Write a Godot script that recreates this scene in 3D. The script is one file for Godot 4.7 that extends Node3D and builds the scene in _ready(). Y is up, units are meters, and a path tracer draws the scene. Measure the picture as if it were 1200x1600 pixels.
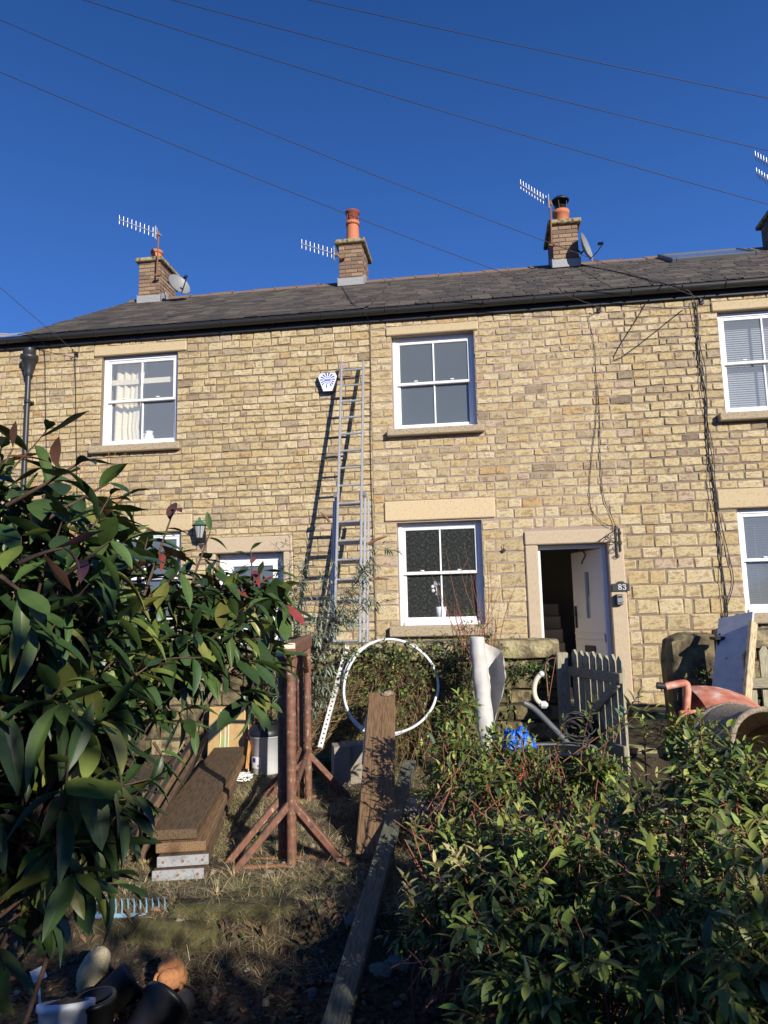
extends Node3D
# A stone terrace seen from the garden opposite. y up, metres; the house front lies in the plane z = 0.

const EYE := Vector3(0, 0.72, 9.6)
const FOCAL := 1140.0
var look: Basis
var rng := RandomNumberGenerator.new()
var names := {}
var M := {}
var stone_kinds := []
var stone_mats := {}

class MB:
	var v := PackedVector3Array()
	var n := PackedVector3Array()
	var c := PackedColorArray()
	var col := Color(1, 1, 1)
	var tinted := false
	func tri(a: Vector3, b: Vector3, d: Vector3) -> void:
		var m := (b - a).cross(d - a).normalized()
		tri_n(a, b, d, m, m, m)
	func tri_n(a: Vector3, b: Vector3, d: Vector3, na: Vector3, nb: Vector3, nd: Vector3) -> void:
		v.append(a); v.append(d); v.append(b)
		n.append(na); n.append(nd); n.append(nb)
		if tinted:
			c.append(col); c.append(col); c.append(col)
	func quad(a: Vector3, b: Vector3, d: Vector3, e: Vector3) -> void:
		var m := (d - a).cross(e - b).normalized()
		tri_n(a, b, d, m, m, m); tri_n(a, d, e, m, m, m)
	func quad_n(a, b, d, e, na, nb, nd, ne) -> void:
		tri_n(a, b, d, na, nb, nd); tri_n(a, d, e, na, nd, ne)
	func quad_ret(a: Vector3, b: Vector3, d: Vector3, e: Vector3) -> MB:
		quad(a, b, d, e)
		return self
	func box(p: Vector3, s: Vector3, q := Basis()) -> MB:
		return bev(p, s, 0.0, q)
	func span(a: Vector3, b: Vector3, r := 0.0) -> MB:
		return bev((a + b) / 2, (b - a).abs(), r)
	func bev(p: Vector3, s: Vector3, r: float, q := Basis()) -> MB:
		var h := s / 2
		r = min(r, min(h.x, min(h.y, h.z)) * 0.9)
		var ax := [Vector3(1, 0, 0), Vector3(0, 1, 0), Vector3(0, 0, 1)]
		for i in 3:
			var u: Vector3 = ax[(i + 1) % 3]; var w: Vector3 = ax[(i + 2) % 3]
			var hu: float = h[(i + 1) % 3] - r; var hw: float = h[(i + 2) % 3] - r
			for sg in [-1.0, 1.0]:
				var o: Vector3 = ax[i] * h[i] * sg
				var U: Vector3 = u * sg
				quad(p + q * (o - U * hu - w * hw), p + q * (o + U * hu - w * hw), p + q * (o + U * hu + w * hw), p + q * (o - U * hu + w * hw))
		if r > 0.0:
			for i in 3:
				var a: Vector3 = ax[i]; var u: Vector3 = ax[(i + 1) % 3]; var w: Vector3 = ax[(i + 2) % 3]
				var ha: float = h[i] - r; var hu: float = h[(i + 1) % 3]; var hw: float = h[(i + 2) % 3]
				for su in [-1.0, 1.0]:
					for sw in [-1.0, 1.0]:
						var e1: Vector3 = u * su * hu + w * sw * (hw - r)
						var e2: Vector3 = u * su * (hu - r) + w * sw * hw
						edge(p, q, e1, e2, a * ha)
			for sx in [-1.0, 1.0]:
				for sy in [-1.0, 1.0]:
					for sz in [-1.0, 1.0]:
						var A := Vector3(sx * h.x, sy * (h.y - r), sz * (h.z - r))
						var B := Vector3(sx * (h.x - r), sy * h.y, sz * (h.z - r))
						var D := Vector3(sx * (h.x - r), sy * (h.y - r), sz * h.z)
						if sx * sy * sz < 0: tri(p + q * A, p + q * D, p + q * B)
						else: tri(p + q * A, p + q * B, p + q * D)
		return self
	func edge(p: Vector3, q: Basis, e1: Vector3, e2: Vector3, a: Vector3) -> void:
		var A := p + q * (e1 - a); var B := p + q * (e2 - a); var C := p + q * (e2 + a); var D := p + q * (e1 + a)
		var m := (C - A).cross(D - B)
		if m.dot(q * (e1 + e2)) < 0: quad(A, D, C, B)
		else: quad(A, B, C, D)
	func tube(pts: Array, rads, sides := 6, capped := true) -> MB:
		var k := pts.size()
		var rings := []
		var side := Vector3.UP
		for i in k:
			var t: Vector3 = (pts[min(i + 1, k - 1)] - pts[max(i - 1, 0)]).normalized()
			if i == 0:
				side = Vector3.UP if abs(t.y) < 0.9 else Vector3.RIGHT
			side = (side - t * side.dot(t)).normalized()
			var up := t.cross(side).normalized()
			var r: float = rads if (rads is float or rads is int) else rads[min(i, rads.size() - 1)]
			var ring := []
			for j in sides:
				var g := TAU * j / sides
				var d := side * cos(g) + up * sin(g)
				ring.append([pts[i] + d * r, d])
			rings.append(ring)
		for i in k - 1:
			for j in sides:
				var a = rings[i][j]; var b = rings[i][(j + 1) % sides]; var d = rings[i + 1][(j + 1) % sides]; var e = rings[i + 1][j]
				quad_n(a[0], b[0], d[0], e[0], a[1], b[1], d[1], e[1])
		if capped:
			for j in range(1, sides - 1):
				tri(rings[0][0][0], rings[0][j + 1][0], rings[0][j][0])
				tri(rings[k - 1][0][0], rings[k - 1][j][0], rings[k - 1][j + 1][0])
		return self
	# profile: Vector2(radius, height) points going up the y axis of xf; sharp corners by repeating a point
	func lathe(prof: Array, xf := Transform3D(), sides := 20) -> MB:
		for i in prof.size() - 1:
			var a: Vector2 = prof[i]; var b: Vector2 = prof[i + 1]
			if a.is_equal_approx(b): continue
			var t := (b - a).normalized()
			var nn := Vector2(t.y, -t.x)
			var na := nn; var nb := nn
			if i > 0 and not prof[i - 1].is_equal_approx(a):
				var t0: Vector2 = (a - prof[i - 1]).normalized(); var m := Vector2(t0.y, -t0.x) + nn
				if m.length() > 1.2: na = m.normalized()
			if i + 2 < prof.size() and not prof[i + 2].is_equal_approx(b):
				var t1: Vector2 = (prof[i + 2] - b).normalized(); var m1 := Vector2(t1.y, -t1.x) + nn
				if m1.length() > 1.2: nb = m1.normalized()
			for j in sides:
				var g0 := TAU * j / sides; var g1 := TAU * (j + 1) / sides
				var c0 := Vector3(cos(g0), 0, -sin(g0)); var c1 := Vector3(cos(g1), 0, -sin(g1))
				var P := func(q: Vector2, d: Vector3) -> Vector3: return xf * (d * q.x + Vector3(0, q.y, 0))
				var N := func(q: Vector2, d: Vector3) -> Vector3: return (xf.basis * (d * q.x + Vector3(0, q.y, 0))).normalized()
				quad_n(P.call(a, c0), P.call(a, c1), P.call(b, c1), P.call(b, c0), N.call(na, c0), N.call(na, c1), N.call(nb, c1), N.call(nb, c0))
		return self
	# a flat outline in the x-y plane (counter-clockwise), given thickness along z
	func prism(poly: PackedVector2Array, z0: float, z1: float, xf := Transform3D()) -> MB:
		var idx := Geometry2D.triangulate_polygon(poly)
		for i in range(0, idx.size(), 3):
			var a := poly[idx[i]]; var b := poly[idx[i + 1]]; var d := poly[idx[i + 2]]
			if (b - a).cross(d - a) < 0: var t := b; b = d; d = t
			tri(xf * Vector3(a.x, a.y, z1), xf * Vector3(b.x, b.y, z1), xf * Vector3(d.x, d.y, z1))
			tri(xf * Vector3(a.x, a.y, z0), xf * Vector3(d.x, d.y, z0), xf * Vector3(b.x, b.y, z0))
		for i in poly.size():
			var a := poly[i]; var b := poly[(i + 1) % poly.size()]
			quad(xf * Vector3(a.x, a.y, z0), xf * Vector3(b.x, b.y, z0), xf * Vector3(b.x, b.y, z1), xf * Vector3(a.x, a.y, z1))
		return self
	# a sheet through rows of points, with smooth normals
	func sheet(rows: Array) -> MB:
		var R := rows.size(); var K: int = rows[0].size()
		var nr := []
		for i in R:
			var l := []
			for j in K:
				var du: Vector3 = rows[i][min(j + 1, K - 1)] - rows[i][max(j - 1, 0)]
				var dv: Vector3 = rows[min(i + 1, R - 1)][j] - rows[max(i - 1, 0)][j]
				l.append(du.cross(dv).normalized())
			nr.append(l)
		for i in R - 1:
			for j in K - 1:
				quad_n(rows[i][j], rows[i][j + 1], rows[i + 1][j + 1], rows[i + 1][j], nr[i][j], nr[i][j + 1], nr[i + 1][j + 1], nr[i + 1][j])
		return self
	func add(o: MB, xf: Transform3D) -> MB:
		v.append_array(xf * o.v)
		var nb := xf.basis.inverse().transposed()
		var q := Transform3D(nb, Vector3.ZERO) * o.n
		for i in q.size(): q[i] = q[i].normalized()
		n.append_array(q)
		if tinted:
			for i in o.v.size(): c.append(col)
		return self
	func arrays() -> Array:
		var a := []
		a.resize(Mesh.ARRAY_MAX)
		a[Mesh.ARRAY_VERTEX] = v
		a[Mesh.ARRAY_NORMAL] = n
		if tinted: a[Mesh.ARRAY_COLOR] = c
		return a
	func mesh() -> ArrayMesh:
		var m := ArrayMesh.new()
		m.add_surface_from_arrays(Mesh.PRIMITIVE_TRIANGLES, arrays())
		return m

func numbered(called: String) -> String:
	if not names.has(called):
		names[called] = 0
		return called
	names[called] += 1
	return "%s_%03d" % [called, names[called]]

func tag(o: Node, label: String, category: String, group := "") -> void:
	o.set_meta("label", label); o.set_meta("category", category)
	if group: o.set_meta("group", group)

func thing(called: String, label: String, category: String, at := Vector3.ZERO, q := Basis(), group := "") -> Node3D:
	var o := Node3D.new()
	o.name = numbered(called)
	add_child(o)
	o.transform = Transform3D(q, at)
	tag(o, label, category, group)
	return o

func part(called: String, mb: MB, mat: Material, parent: Node, at := Transform3D()) -> MeshInstance3D:
	return piece(called, mb.mesh(), mat, parent, at)

func piece(called: String, mesh: Mesh, mat: Material, parent: Node, at := Transform3D()) -> MeshInstance3D:
	var o := MeshInstance3D.new()
	o.mesh = mesh
	o.material_override = mat
	o.name = numbered(called) if parent == self else called
	parent.add_child(o, true)
	o.transform = at
	return o

func structure(called: String, mb: MB, mat: Material) -> MeshInstance3D:
	var o := part(called, mb, mat, self)
	o.set_meta("kind", "structure")
	o.set_meta("label", called.replace("_", " "))
	return o

func copies(called: String, mesh: Mesh, mat: Material, xfs: Array, cols: Array, parent: Node) -> MultiMeshInstance3D:
	var mm := MultiMesh.new()
	mm.transform_format = MultiMesh.TRANSFORM_3D
	mm.use_colors = true
	mm.mesh = mesh
	mm.instance_count = xfs.size()
	for i in xfs.size():
		mm.set_instance_transform(i, xfs[i])
		mm.set_instance_color(i, cols[i])
	var o := MultiMeshInstance3D.new()
	o.multimesh = mm
	o.material_override = mat
	o.name = numbered(called) if parent == self else called
	o.set_meta("kind", "stuff")
	parent.add_child(o, true)
	return o

func ray(px: float, py: float) -> Vector3:
	return look * Vector3(px - 600.0, 800.0 - py, -FOCAL)
func pz(px: float, py: float, z: float) -> Vector3:
	var d := ray(px, py)
	return EYE + d * (z - EYE.z) / d.z
func ph(px: float, py: float, y: float) -> Vector3:
	var d := ray(px, py)
	return EYE + d * (y - EYE.y) / d.y
func pd(px: float, py: float, depth: float) -> Vector3:
	return EYE + ray(px, py) * depth / FOCAL
func pix(p: Vector3) -> Vector2:
	var q := look.inverse() * (p - EYE)
	return Vector2(600 - q.x / q.z * FOCAL, 800 + q.y / q.z * FOCAL)
func rf(a: float, b: float) -> float:
	return rng.randf_range(a, b)
func rdir() -> Vector3:
	return Vector3(rng.randfn(), rng.randfn(), rng.randfn()).normalized()
func along(dir: Vector3, hint := Vector3.UP) -> Basis:   # a basis whose x axis runs along dir and whose y axis is as near hint as it can be
	var x := dir.normalized()
	var z := x.cross(hint).normalized()
	return Basis(x, z.cross(x), z)

func lin(r: float, g: float, b: float) -> Color:
	return Color(r, g, b).linear_to_srgb()

func noise_image(sd: int, freq: float, oct := 4, size := 512, kind := FastNoiseLite.TYPE_SIMPLEX_SMOOTH, ridged := false) -> Image:
	var f := FastNoiseLite.new()
	f.seed = sd; f.frequency = freq; f.noise_type = kind
	f.fractal_octaves = oct
	f.fractal_type = FastNoiseLite.FRACTAL_RIDGED if ridged else FastNoiseLite.FRACTAL_FBM
	var im := f.get_seamless_image(size, size)
	im.convert(Image.FORMAT_L8)
	return im

func ramp_tex(im: Image, stops: Array) -> ImageTexture:   # stops: [position, linear Color]
	var lut := PackedByteArray()
	for i in 256:
		var t := i / 255.0
		var c: Color = stops[0][1]
		for k in range(stops.size() - 1):
			if t >= stops[k][0]:
				var w: float = clamp((t - stops[k][0]) / max(stops[k + 1][0] - stops[k][0], 0.001), 0, 1)
				c = stops[k][1].lerp(stops[k + 1][1], w)
		c = c.clamp().linear_to_srgb()
		lut.append(c.r8); lut.append(c.g8); lut.append(c.b8)
	var src := im.get_data()
	var out := PackedByteArray()
	out.resize(src.size() * 3)
	for i in src.size():
		var g := src[i] * 3
		out[i * 3] = lut[g]; out[i * 3 + 1] = lut[g + 1]; out[i * 3 + 2] = lut[g + 2]
	return ImageTexture.create_from_image(Image.create_from_data(im.get_width(), im.get_height(), false, Image.FORMAT_RGB8, out))

func mat(c: Color, rough := 0.8, metal := 0.0) -> StandardMaterial3D:
	var m := StandardMaterial3D.new()
	m.albedo_color = c.linear_to_srgb()
	m.roughness = rough
	m.metallic = metal
	return m

func tmat(tex: Texture2D, tint: Color, rough: float, scale: Vector3, relief: Texture2D = null, deep := 0.0, world := true) -> StandardMaterial3D:
	var m := mat(tint, rough)
	m.albedo_texture = tex
	m.uv1_triplanar = true
	m.uv1_world_triplanar = world
	m.uv1_scale = scale
	if relief:
		m.heightmap_enabled = true
		m.heightmap_texture = relief
		m.heightmap_scale = deep
	return m

func make_materials() -> void:
	var W := Color(1, 1, 1)
	var fine := noise_image(3, 0.035, 5)
	var coarse := noise_image(8, 0.008, 4)
	var speck := noise_image(5, 0.09, 3)
	var cells := noise_image(9, 0.03, 3, 512, FastNoiseLite.TYPE_CELLULAR)
	var h_fine := ImageTexture.create_from_image(fine)
	var h_speck := ImageTexture.create_from_image(speck)
	var h_coarse := ImageTexture.create_from_image(coarse)
	M.h_fine = h_fine; M.h_speck = h_speck
	var stone_tex := ramp_tex(fine, [[0.0, Color(0.45, 0.37, 0.30)], [0.26, Color(0.74, 0.68, 0.60)], [0.40, Color(0.94, 0.92, 0.88)], [0.7, Color(1, 0.98, 0.95)], [1.0, Color(0.93, 0.85, 0.72)]])
	var patch_tex := ramp_tex(coarse, [[0.22, Color(0.68, 0.58, 0.5)], [0.4, Color(0.95, 0.94, 0.93)], [0.62, W], [0.8, Color(0.93, 0.85, 0.7)]])
	# sandstone tones: buff, pale, honey, pinkish, tan, grey-brown
	var tones := [Color(0.555, 0.457, 0.265), Color(0.625, 0.535, 0.345), Color(0.545, 0.43, 0.23), Color(0.535, 0.425, 0.305), Color(0.495, 0.405, 0.24), Color(0.43, 0.355, 0.235), Color(0.585, 0.49, 0.295), Color(0.52, 0.37, 0.185), Color(0.34, 0.275, 0.18), Color(0.25, 0.205, 0.14)]
	var list := []
	for t in tones:
		var m := tmat(stone_tex, t, 0.92, Vector3(1.3, 2.6, 1.3), h_speck, 0.55)
		m.detail_enabled = true
		m.detail_albedo = patch_tex
		m.detail_blend_mode = BaseMaterial3D.BLEND_MODE_MUL
		m.detail_uv_layer = BaseMaterial3D.DETAIL_UV_1
		list.append(m)
	stone_mats.house = list
	M.mortar_dark = tmat(ramp_tex(speck, [[0.2, Color(0.5, 0.45, 0.4)], [0.6, W]]), Color(0.27, 0.205, 0.145), 0.95, Vector3(2, 2, 2), h_speck, 0.6)
	M.mortar_pale = tmat(M.mortar_dark.albedo_texture, Color(0.44, 0.345, 0.275), 0.95, Vector3(2, 2, 2), h_speck, 0.6)
	M.mortar_grey = tmat(M.mortar_dark.albedo_texture, Color(0.30, 0.235, 0.175), 0.95, Vector3(2, 2, 2), h_speck, 0.6)
	var ashlar := ramp_tex(fine, [[0.05, Color(0.74, 0.66, 0.58)], [0.3, Color(0.93, 0.90, 0.86)], [0.6, W], [0.9, Color(0.92, 0.85, 0.72)]])
	M.lintel = tmat(ashlar, Color(0.60, 0.475, 0.29), 0.9, Vector3(1.5, 1.5, 1.5), h_speck, 0.2)
	M.lintel_gold = tmat(ashlar, Color(0.53, 0.425, 0.255), 0.9, Vector3(1.2, 1.2, 1.2), h_speck, 0.3)
	M.surround = tmat(ashlar, Color(0.51, 0.41, 0.285), 0.9, Vector3(3.0, 0.8, 3.0), h_speck, 0.25)
	M.sill = tmat(stone_tex, Color(0.40, 0.33, 0.225), 0.9, Vector3(1.5, 1.5, 1.5), h_speck, 0.3)
	# dark weathered gritstone with moss, for the garden wall and gatepost
	var grit := ramp_tex(coarse, [[0.15, Color(0.12, 0.10, 0.07)], [0.42, Color(0.33, 0.28, 0.18)], [0.55, Color(0.55, 0.48, 0.33)], [0.68, Color(0.42, 0.42, 0.2)], [0.85, Color(0.7, 0.62, 0.45)]])
	stone_mats.garden = []
	for t in [Color(0.42, 0.38, 0.3), Color(0.30, 0.27, 0.21), Color(0.55, 0.5, 0.4), Color(0.24, 0.22, 0.15)]:
		stone_mats.garden.append(tmat(grit, t, 0.95, Vector3(1.6, 1.6, 1.6), h_fine, 0.8))
	M.coping = tmat(grit, Color(0.66, 0.62, 0.52), 0.95, Vector3(1.1, 1.1, 1.1), h_fine, 1.0)
	M.gatepost = tmat(grit, Color(0.34, 0.31, 0.25), 0.95, Vector3(0.9, 0.9, 0.9), h_fine, 1.2)
	M.joint_earth = mat(Color(0.05, 0.042, 0.03), 1.0)
	var slate_tex := ramp_tex(fine, [[0.15, Color(0.55, 0.5, 0.46)], [0.5, W], [0.85, Color(0.9, 0.82, 0.7)]])
	stone_mats.slate = []
	for t in [Color(0.114, 0.098, 0.081), Color(0.082, 0.071, 0.061), Color(0.150, 0.128, 0.102), Color(0.10, 0.085, 0.068), Color(0.068, 0.061, 0.055)]:
		stone_mats.slate.append(tmat(slate_tex, t, 0.72, Vector3(2, 2, 2), h_fine, 0.35))
	M.ridge = tmat(stone_tex, Color(0.21, 0.14, 0.10), 0.9, Vector3(2, 2, 2), h_fine, 0.5)
	stone_mats.chimney = []
	for t in [Color(0.25, 0.16, 0.105), Color(0.30, 0.20, 0.13), Color(0.21, 0.14, 0.10), Color(0.33, 0.235, 0.145)]:
		stone_mats.chimney.append(tmat(stone_tex, t, 0.92, Vector3(2, 2, 2), h_speck, 0.3))
	M.chimney_mortar = mat(Color(0.17, 0.13, 0.10), 0.95)
	M.chimney_cap = tmat(grit, Color(0.62, 0.58, 0.5), 0.95, Vector3(2, 2, 2), h_fine, 0.4)
	M.terracotta = tmat(slate_tex, Color(0.56, 0.19, 0.085), 0.75, Vector3(2, 2, 2))
	M.terracotta_dark = tmat(slate_tex, Color(0.30, 0.07, 0.04), 0.7, Vector3(2, 2, 2))
	M.lead = tmat(slate_tex, Color(0.33, 0.34, 0.345), 0.6, Vector3(2, 2, 2))
	M.gutter = tmat(slate_tex, Color(0.030, 0.031, 0.034), 0.42, Vector3(3, 3, 3))
	M.fascia = mat(Color(0.012, 0.012, 0.013), 0.6)
	M.upvc = mat(Color(0.82, 0.82, 0.80), 0.35)
	M.door_white = mat(Color(0.80, 0.76, 0.68), 0.45)
	M.black = mat(Color(0.012, 0.012, 0.013), 0.45)
	M.rubber = mat(Color(0.015, 0.015, 0.016), 0.6)
	M.iron = mat(Color(0.02, 0.017, 0.015), 0.55)
	M.white = mat(Color(0.78, 0.78, 0.76), 0.5)
	M.plastic_white = mat(Color(0.80, 0.81, 0.80), 0.4)
	M.room = mat(Color(0.30, 0.28, 0.25), 0.9)
	M.hall = mat(Color(0.50, 0.45, 0.38), 0.9)
	M.zinc = mat(Color(0.10, 0.105, 0.11), 0.45)
	M.linen = tmat(ramp_tex(fine, [[0.2, Color(0.8, 0.78, 0.72)], [0.7, W]]), Color(0.72, 0.67, 0.52), 0.9, Vector3(2, 2, 2))
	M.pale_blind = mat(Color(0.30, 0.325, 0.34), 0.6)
	M.dark_blind = mat(Color(0.10, 0.10, 0.105), 0.5)
	var g := mat(Color(0.75, 0.82, 0.85), 0.02)
	g.transparency = BaseMaterial3D.TRANSPARENCY_ALPHA
	g.albedo_color.a = 0.10
	M.glass = g
	var gd := g.duplicate()
	gd.albedo_texture = null
	gd.albedo_color = Color(0.7, 0.75, 0.76, 0.13)
	M.glass_hazy = gd
	M.glass_dusty = dusty_glass()
	# metals
	M.alu = tmat(slate_tex, Color(0.56, 0.57, 0.58), 0.42, Vector3(3, 3, 3)); M.alu.metallic = 0.55
	M.steel = mat(Color(0.42, 0.42, 0.42), 0.4, 0.8)
	M.aerial = mat(Color(0.6, 0.6, 0.6), 0.4, 0.6)
	M.dish = tmat(slate_tex, Color(0.24, 0.25, 0.255), 0.5, Vector3(3, 3, 3))
	M.rust_red = tmat(ramp_tex(fine, [[0.1, Color(0.07, 0.045, 0.03)], [0.36, Color(0.15, 0.08, 0.045)], [0.48, Color(0.205, 0.075, 0.043)], [0.60, Color(0.205, 0.080, 0.047)], [0.70, Color(0.19, 0.11, 0.065)], [0.78, Color(0.34, 0.22, 0.15)], [0.84, Color(0.5, 0.42, 0.33)]]), Color(1, 1, 1), 0.65, Vector3(1.5, 0.9, 1.5), h_speck, 0.06)
	M.rust = tmat(stone_tex, Color(0.25, 0.12, 0.06), 0.85, Vector3(4, 4, 4), h_speck, 0.15)
	# woods: the grain runs along each plank's own x axis
	var grain := ramp_tex(fine, [[0.1, Color(0.34, 0.28, 0.22)], [0.4, Color(0.74, 0.68, 0.6)], [0.6, W], [0.9, Color(0.9, 0.8, 0.65)]])
	M.wood_tan = tmat(grain, Color(0.25, 0.155, 0.078), 0.85, Vector3(0.22, 6, 6), h_fine, 0.12, false)
	M.wood_brown = tmat(grain, Color(0.155, 0.098, 0.055), 0.85, Vector3(0.22, 5, 5), h_fine, 0.12, false)
	M.wood_dark = tmat(grain, Color(0.125, 0.083, 0.043), 0.8, Vector3(0.25, 4, 4), h_fine, 0.1, false)
	M.wood_green = tmat(grain, Color(0.155, 0.165, 0.12), 0.85, Vector3(0.3, 8, 8), h_fine, 0.12, false)
	M.wood_grey = tmat(grain, Color(0.40, 0.385, 0.28), 0.9, Vector3(8, 0.6, 8), h_fine, 0.12, false)
	M.wood_grey_rail = tmat(grain, Color(0.32, 0.30, 0.22), 0.9, Vector3(0.6, 8, 8), h_fine, 0.12, false)
	M.wood_old = tmat(grain, Color(0.17, 0.16, 0.09), 0.95, Vector3(0.6, 6, 6), h_fine, 0.2, false)
	M.wood_pale = tmat(grain, Color(0.62, 0.50, 0.32), 0.85, Vector3(0.6, 6, 6), null, 0, false)
	M.wood_orange = tmat(grain, Color(0.55, 0.28, 0.10), 0.8, Vector3(0.6, 6, 6), null, 0, false)
	M.card = tmat(ramp_tex(coarse, [[0.2, Color(0.86, 0.82, 0.76)], [0.6, W]]), Color(0.62, 0.41, 0.17), 0.85, Vector3(2, 2, 2))
	M.board_white = tmat(ramp_tex(coarse, [[0.2, Color(0.8, 0.8, 0.8)], [0.6, W]]), Color(0.62, 0.61, 0.60), 0.8, Vector3(2, 2, 2))
	# plastics and the like
	M.bin_grey = tmat(ramp_tex(coarse, [[0.2, Color(0.85, 0.85, 0.85)], [0.6, W]]), Color(0.60, 0.61, 0.60), 0.5, Vector3(2, 2, 2))
	M.pot_green = mat(Color(0.035, 0.13, 0.07), 0.5)
	M.tarp = mat(Color(0.015, 0.13, 0.56), 0.5)
	M.vinyl = tmat(ramp_tex(coarse, [[0.2, Color(0.86, 0.84, 0.8)], [0.6, W]]), Color(0.52, 0.50, 0.46), 0.7, Vector3(2, 2, 2))
	M.orange = tmat(ramp_tex(coarse, [[0.1, Color(0.3, 0.1, 0.06)], [0.35, Color(0.52, 0.17, 0.10)], [0.5, Color(0.60, 0.22, 0.14)], [0.62, Color(0.60, 0.28, 0.19)], [0.74, Color(0.64, 0.40, 0.31)], [0.85, Color(0.68, 0.58, 0.5)]]), Color(1, 1, 1), 0.62, Vector3(1.9, 1.9, 1.9), h_speck, 0.05)
	M.cement = tmat(ramp_tex(fine, [[0.15, Color(0.35, 0.33, 0.31)], [0.4, Color(0.75, 0.7, 0.64)], [0.65, W]]), Color(0.36, 0.30, 0.225), 0.9, Vector3(3, 3, 3), h_speck, 0.4)
	M.concrete = tmat(ramp_tex(speck, [[0.2, Color(0.5, 0.46, 0.4)], [0.55, W]]), Color(0.36, 0.31, 0.24), 0.95, Vector3(3, 3, 3), h_speck, 0.4)
	M.pumice = tmat(ramp_tex(speck, [[0.3, Color(0.5, 0.45, 0.35)], [0.6, W]]), Color(0.55, 0.49, 0.33), 1.0, Vector3(5, 5, 5), h_speck, 0.5)
	M.red_stone = tmat(stone_tex, Color(0.42, 0.19, 0.08), 0.9, Vector3(4, 4, 4), h_speck, 0.3)
	M.rake_blue = tmat(ramp_tex(speck, [[0.3, Color(0.5, 0.45, 0.4)], [0.5, W]]), Color(0.25, 0.45, 0.62), 0.6, Vector3(6, 6, 6))
	M.navy = mat(Color(0.012, 0.014, 0.06), 0.4)
	M.blue_print = mat(Color(0.02, 0.05, 0.33), 0.5)
	M.green_plastic = mat(Color(0.08, 0.6, 0.25), 0.5)
	M.red_plastic = mat(Color(0.55, 0.05, 0.03), 0.4)
	# ground
	M.soil = tmat(ramp_tex(fine, [[0.15, Color(0.3, 0.24, 0.18)], [0.45, Color(0.75, 0.66, 0.52)], [0.6, W], [0.8, Color(0.75, 0.85, 0.5)]]), Color(0.09, 0.068, 0.041), 1.0, Vector3(1.3, 1.3, 1.3), h_speck, 1.2)
	M.flag = tmat(grit, Color(0.62, 0.58, 0.46), 0.9, Vector3(1.4, 1.4, 1.4), h_fine, 0.4)
	M.mossy = tmat(grit, Color(0.17, 0.165, 0.085), 0.95, Vector3(1.7, 1.7, 1.7), h_fine, 0.6)
	# leaves
	M.leaf = leaf_mat(Color(1, 1, 1), 0.44, true)
	M.leaf_dull = leaf_mat(Color(1, 1, 1), 0.6, true)
	M.straw = leaf_mat(Color(1, 1, 1), 0.8, true)
	M.bark = tmat(stone_tex, Color(0.12, 0.075, 0.05), 0.9, Vector3(4, 4, 4))
	M.bark_red = tmat(stone_tex, Color(0.26, 0.10, 0.06), 0.7, Vector3(4, 4, 4))
	M.hedge_leaf = leaf_mat(Color(1, 1, 1), 0.6, true)

func leaf_mat(c: Color, rough: float, tinted: bool) -> StandardMaterial3D:
	var m := mat(c, rough)
	m.vertex_color_use_as_albedo = tinted
	m.backlight_enabled = true
	m.backlight = Color(0.16, 0.20, 0.05)
	return m

func dusty_glass() -> StandardMaterial3D:
	# a pane with dried specks and wiped smears: the alpha of the film varies
	var a := noise_image(21, 0.12, 3, 512)
	var b := noise_image(22, 0.012, 3, 512)
	var da := a.get_data(); var db := b.get_data()
	var out := PackedByteArray()
	out.resize(512 * 512 * 4)
	for i in 512 * 512:
		var s: float = clamp((da[i] - 168) / 45.0, 0, 1) * clamp((db[i] - 70) / 110.0, 0.1, 1)
		var k := i * 4
		out[k] = 190; out[k + 1] = 195; out[k + 2] = 190
		out[k + 3] = int(10 + 24 * s + 12 * clamp((db[i] - 120) / 90.0, 0, 1))
	var m := mat(Color(0.6, 0.62, 0.6), 0.05)
	m.albedo_texture = ImageTexture.create_from_image(Image.create_from_data(512, 512, false, Image.FORMAT_RGBA8, out))
	m.transparency = BaseMaterial3D.TRANSPARENCY_ALPHA
	m.uv1_triplanar = true
	m.uv1_world_triplanar = true
	m.uv1_scale = Vector3(3.6, 3.6, 3.6)
	return m

# ---------- the terrace ----------
const GROUND := -0.6
const EAVES := 4.72
const RIDGE := Vector2(-3.2, 6.84)      # z, y of the ridge
const DRIP := Vector2(0.17, 4.855)      # z, y of the slates' lower edge
var courses := []
var soot := FastNoiseLite.new()

func make_stone_kinds(seed_value: int, rough: float) -> Array:
	rng.seed = seed_value
	var kinds := []
	for aspect in [1.2, 2.0, 2.9, 4.0]:
		var row := []
		for k in 5:
			var sb := stone_block(aspect, rough)
			row.append([sb.mesh(), sb])
		kinds.append([aspect, row])
	return kinds

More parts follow.
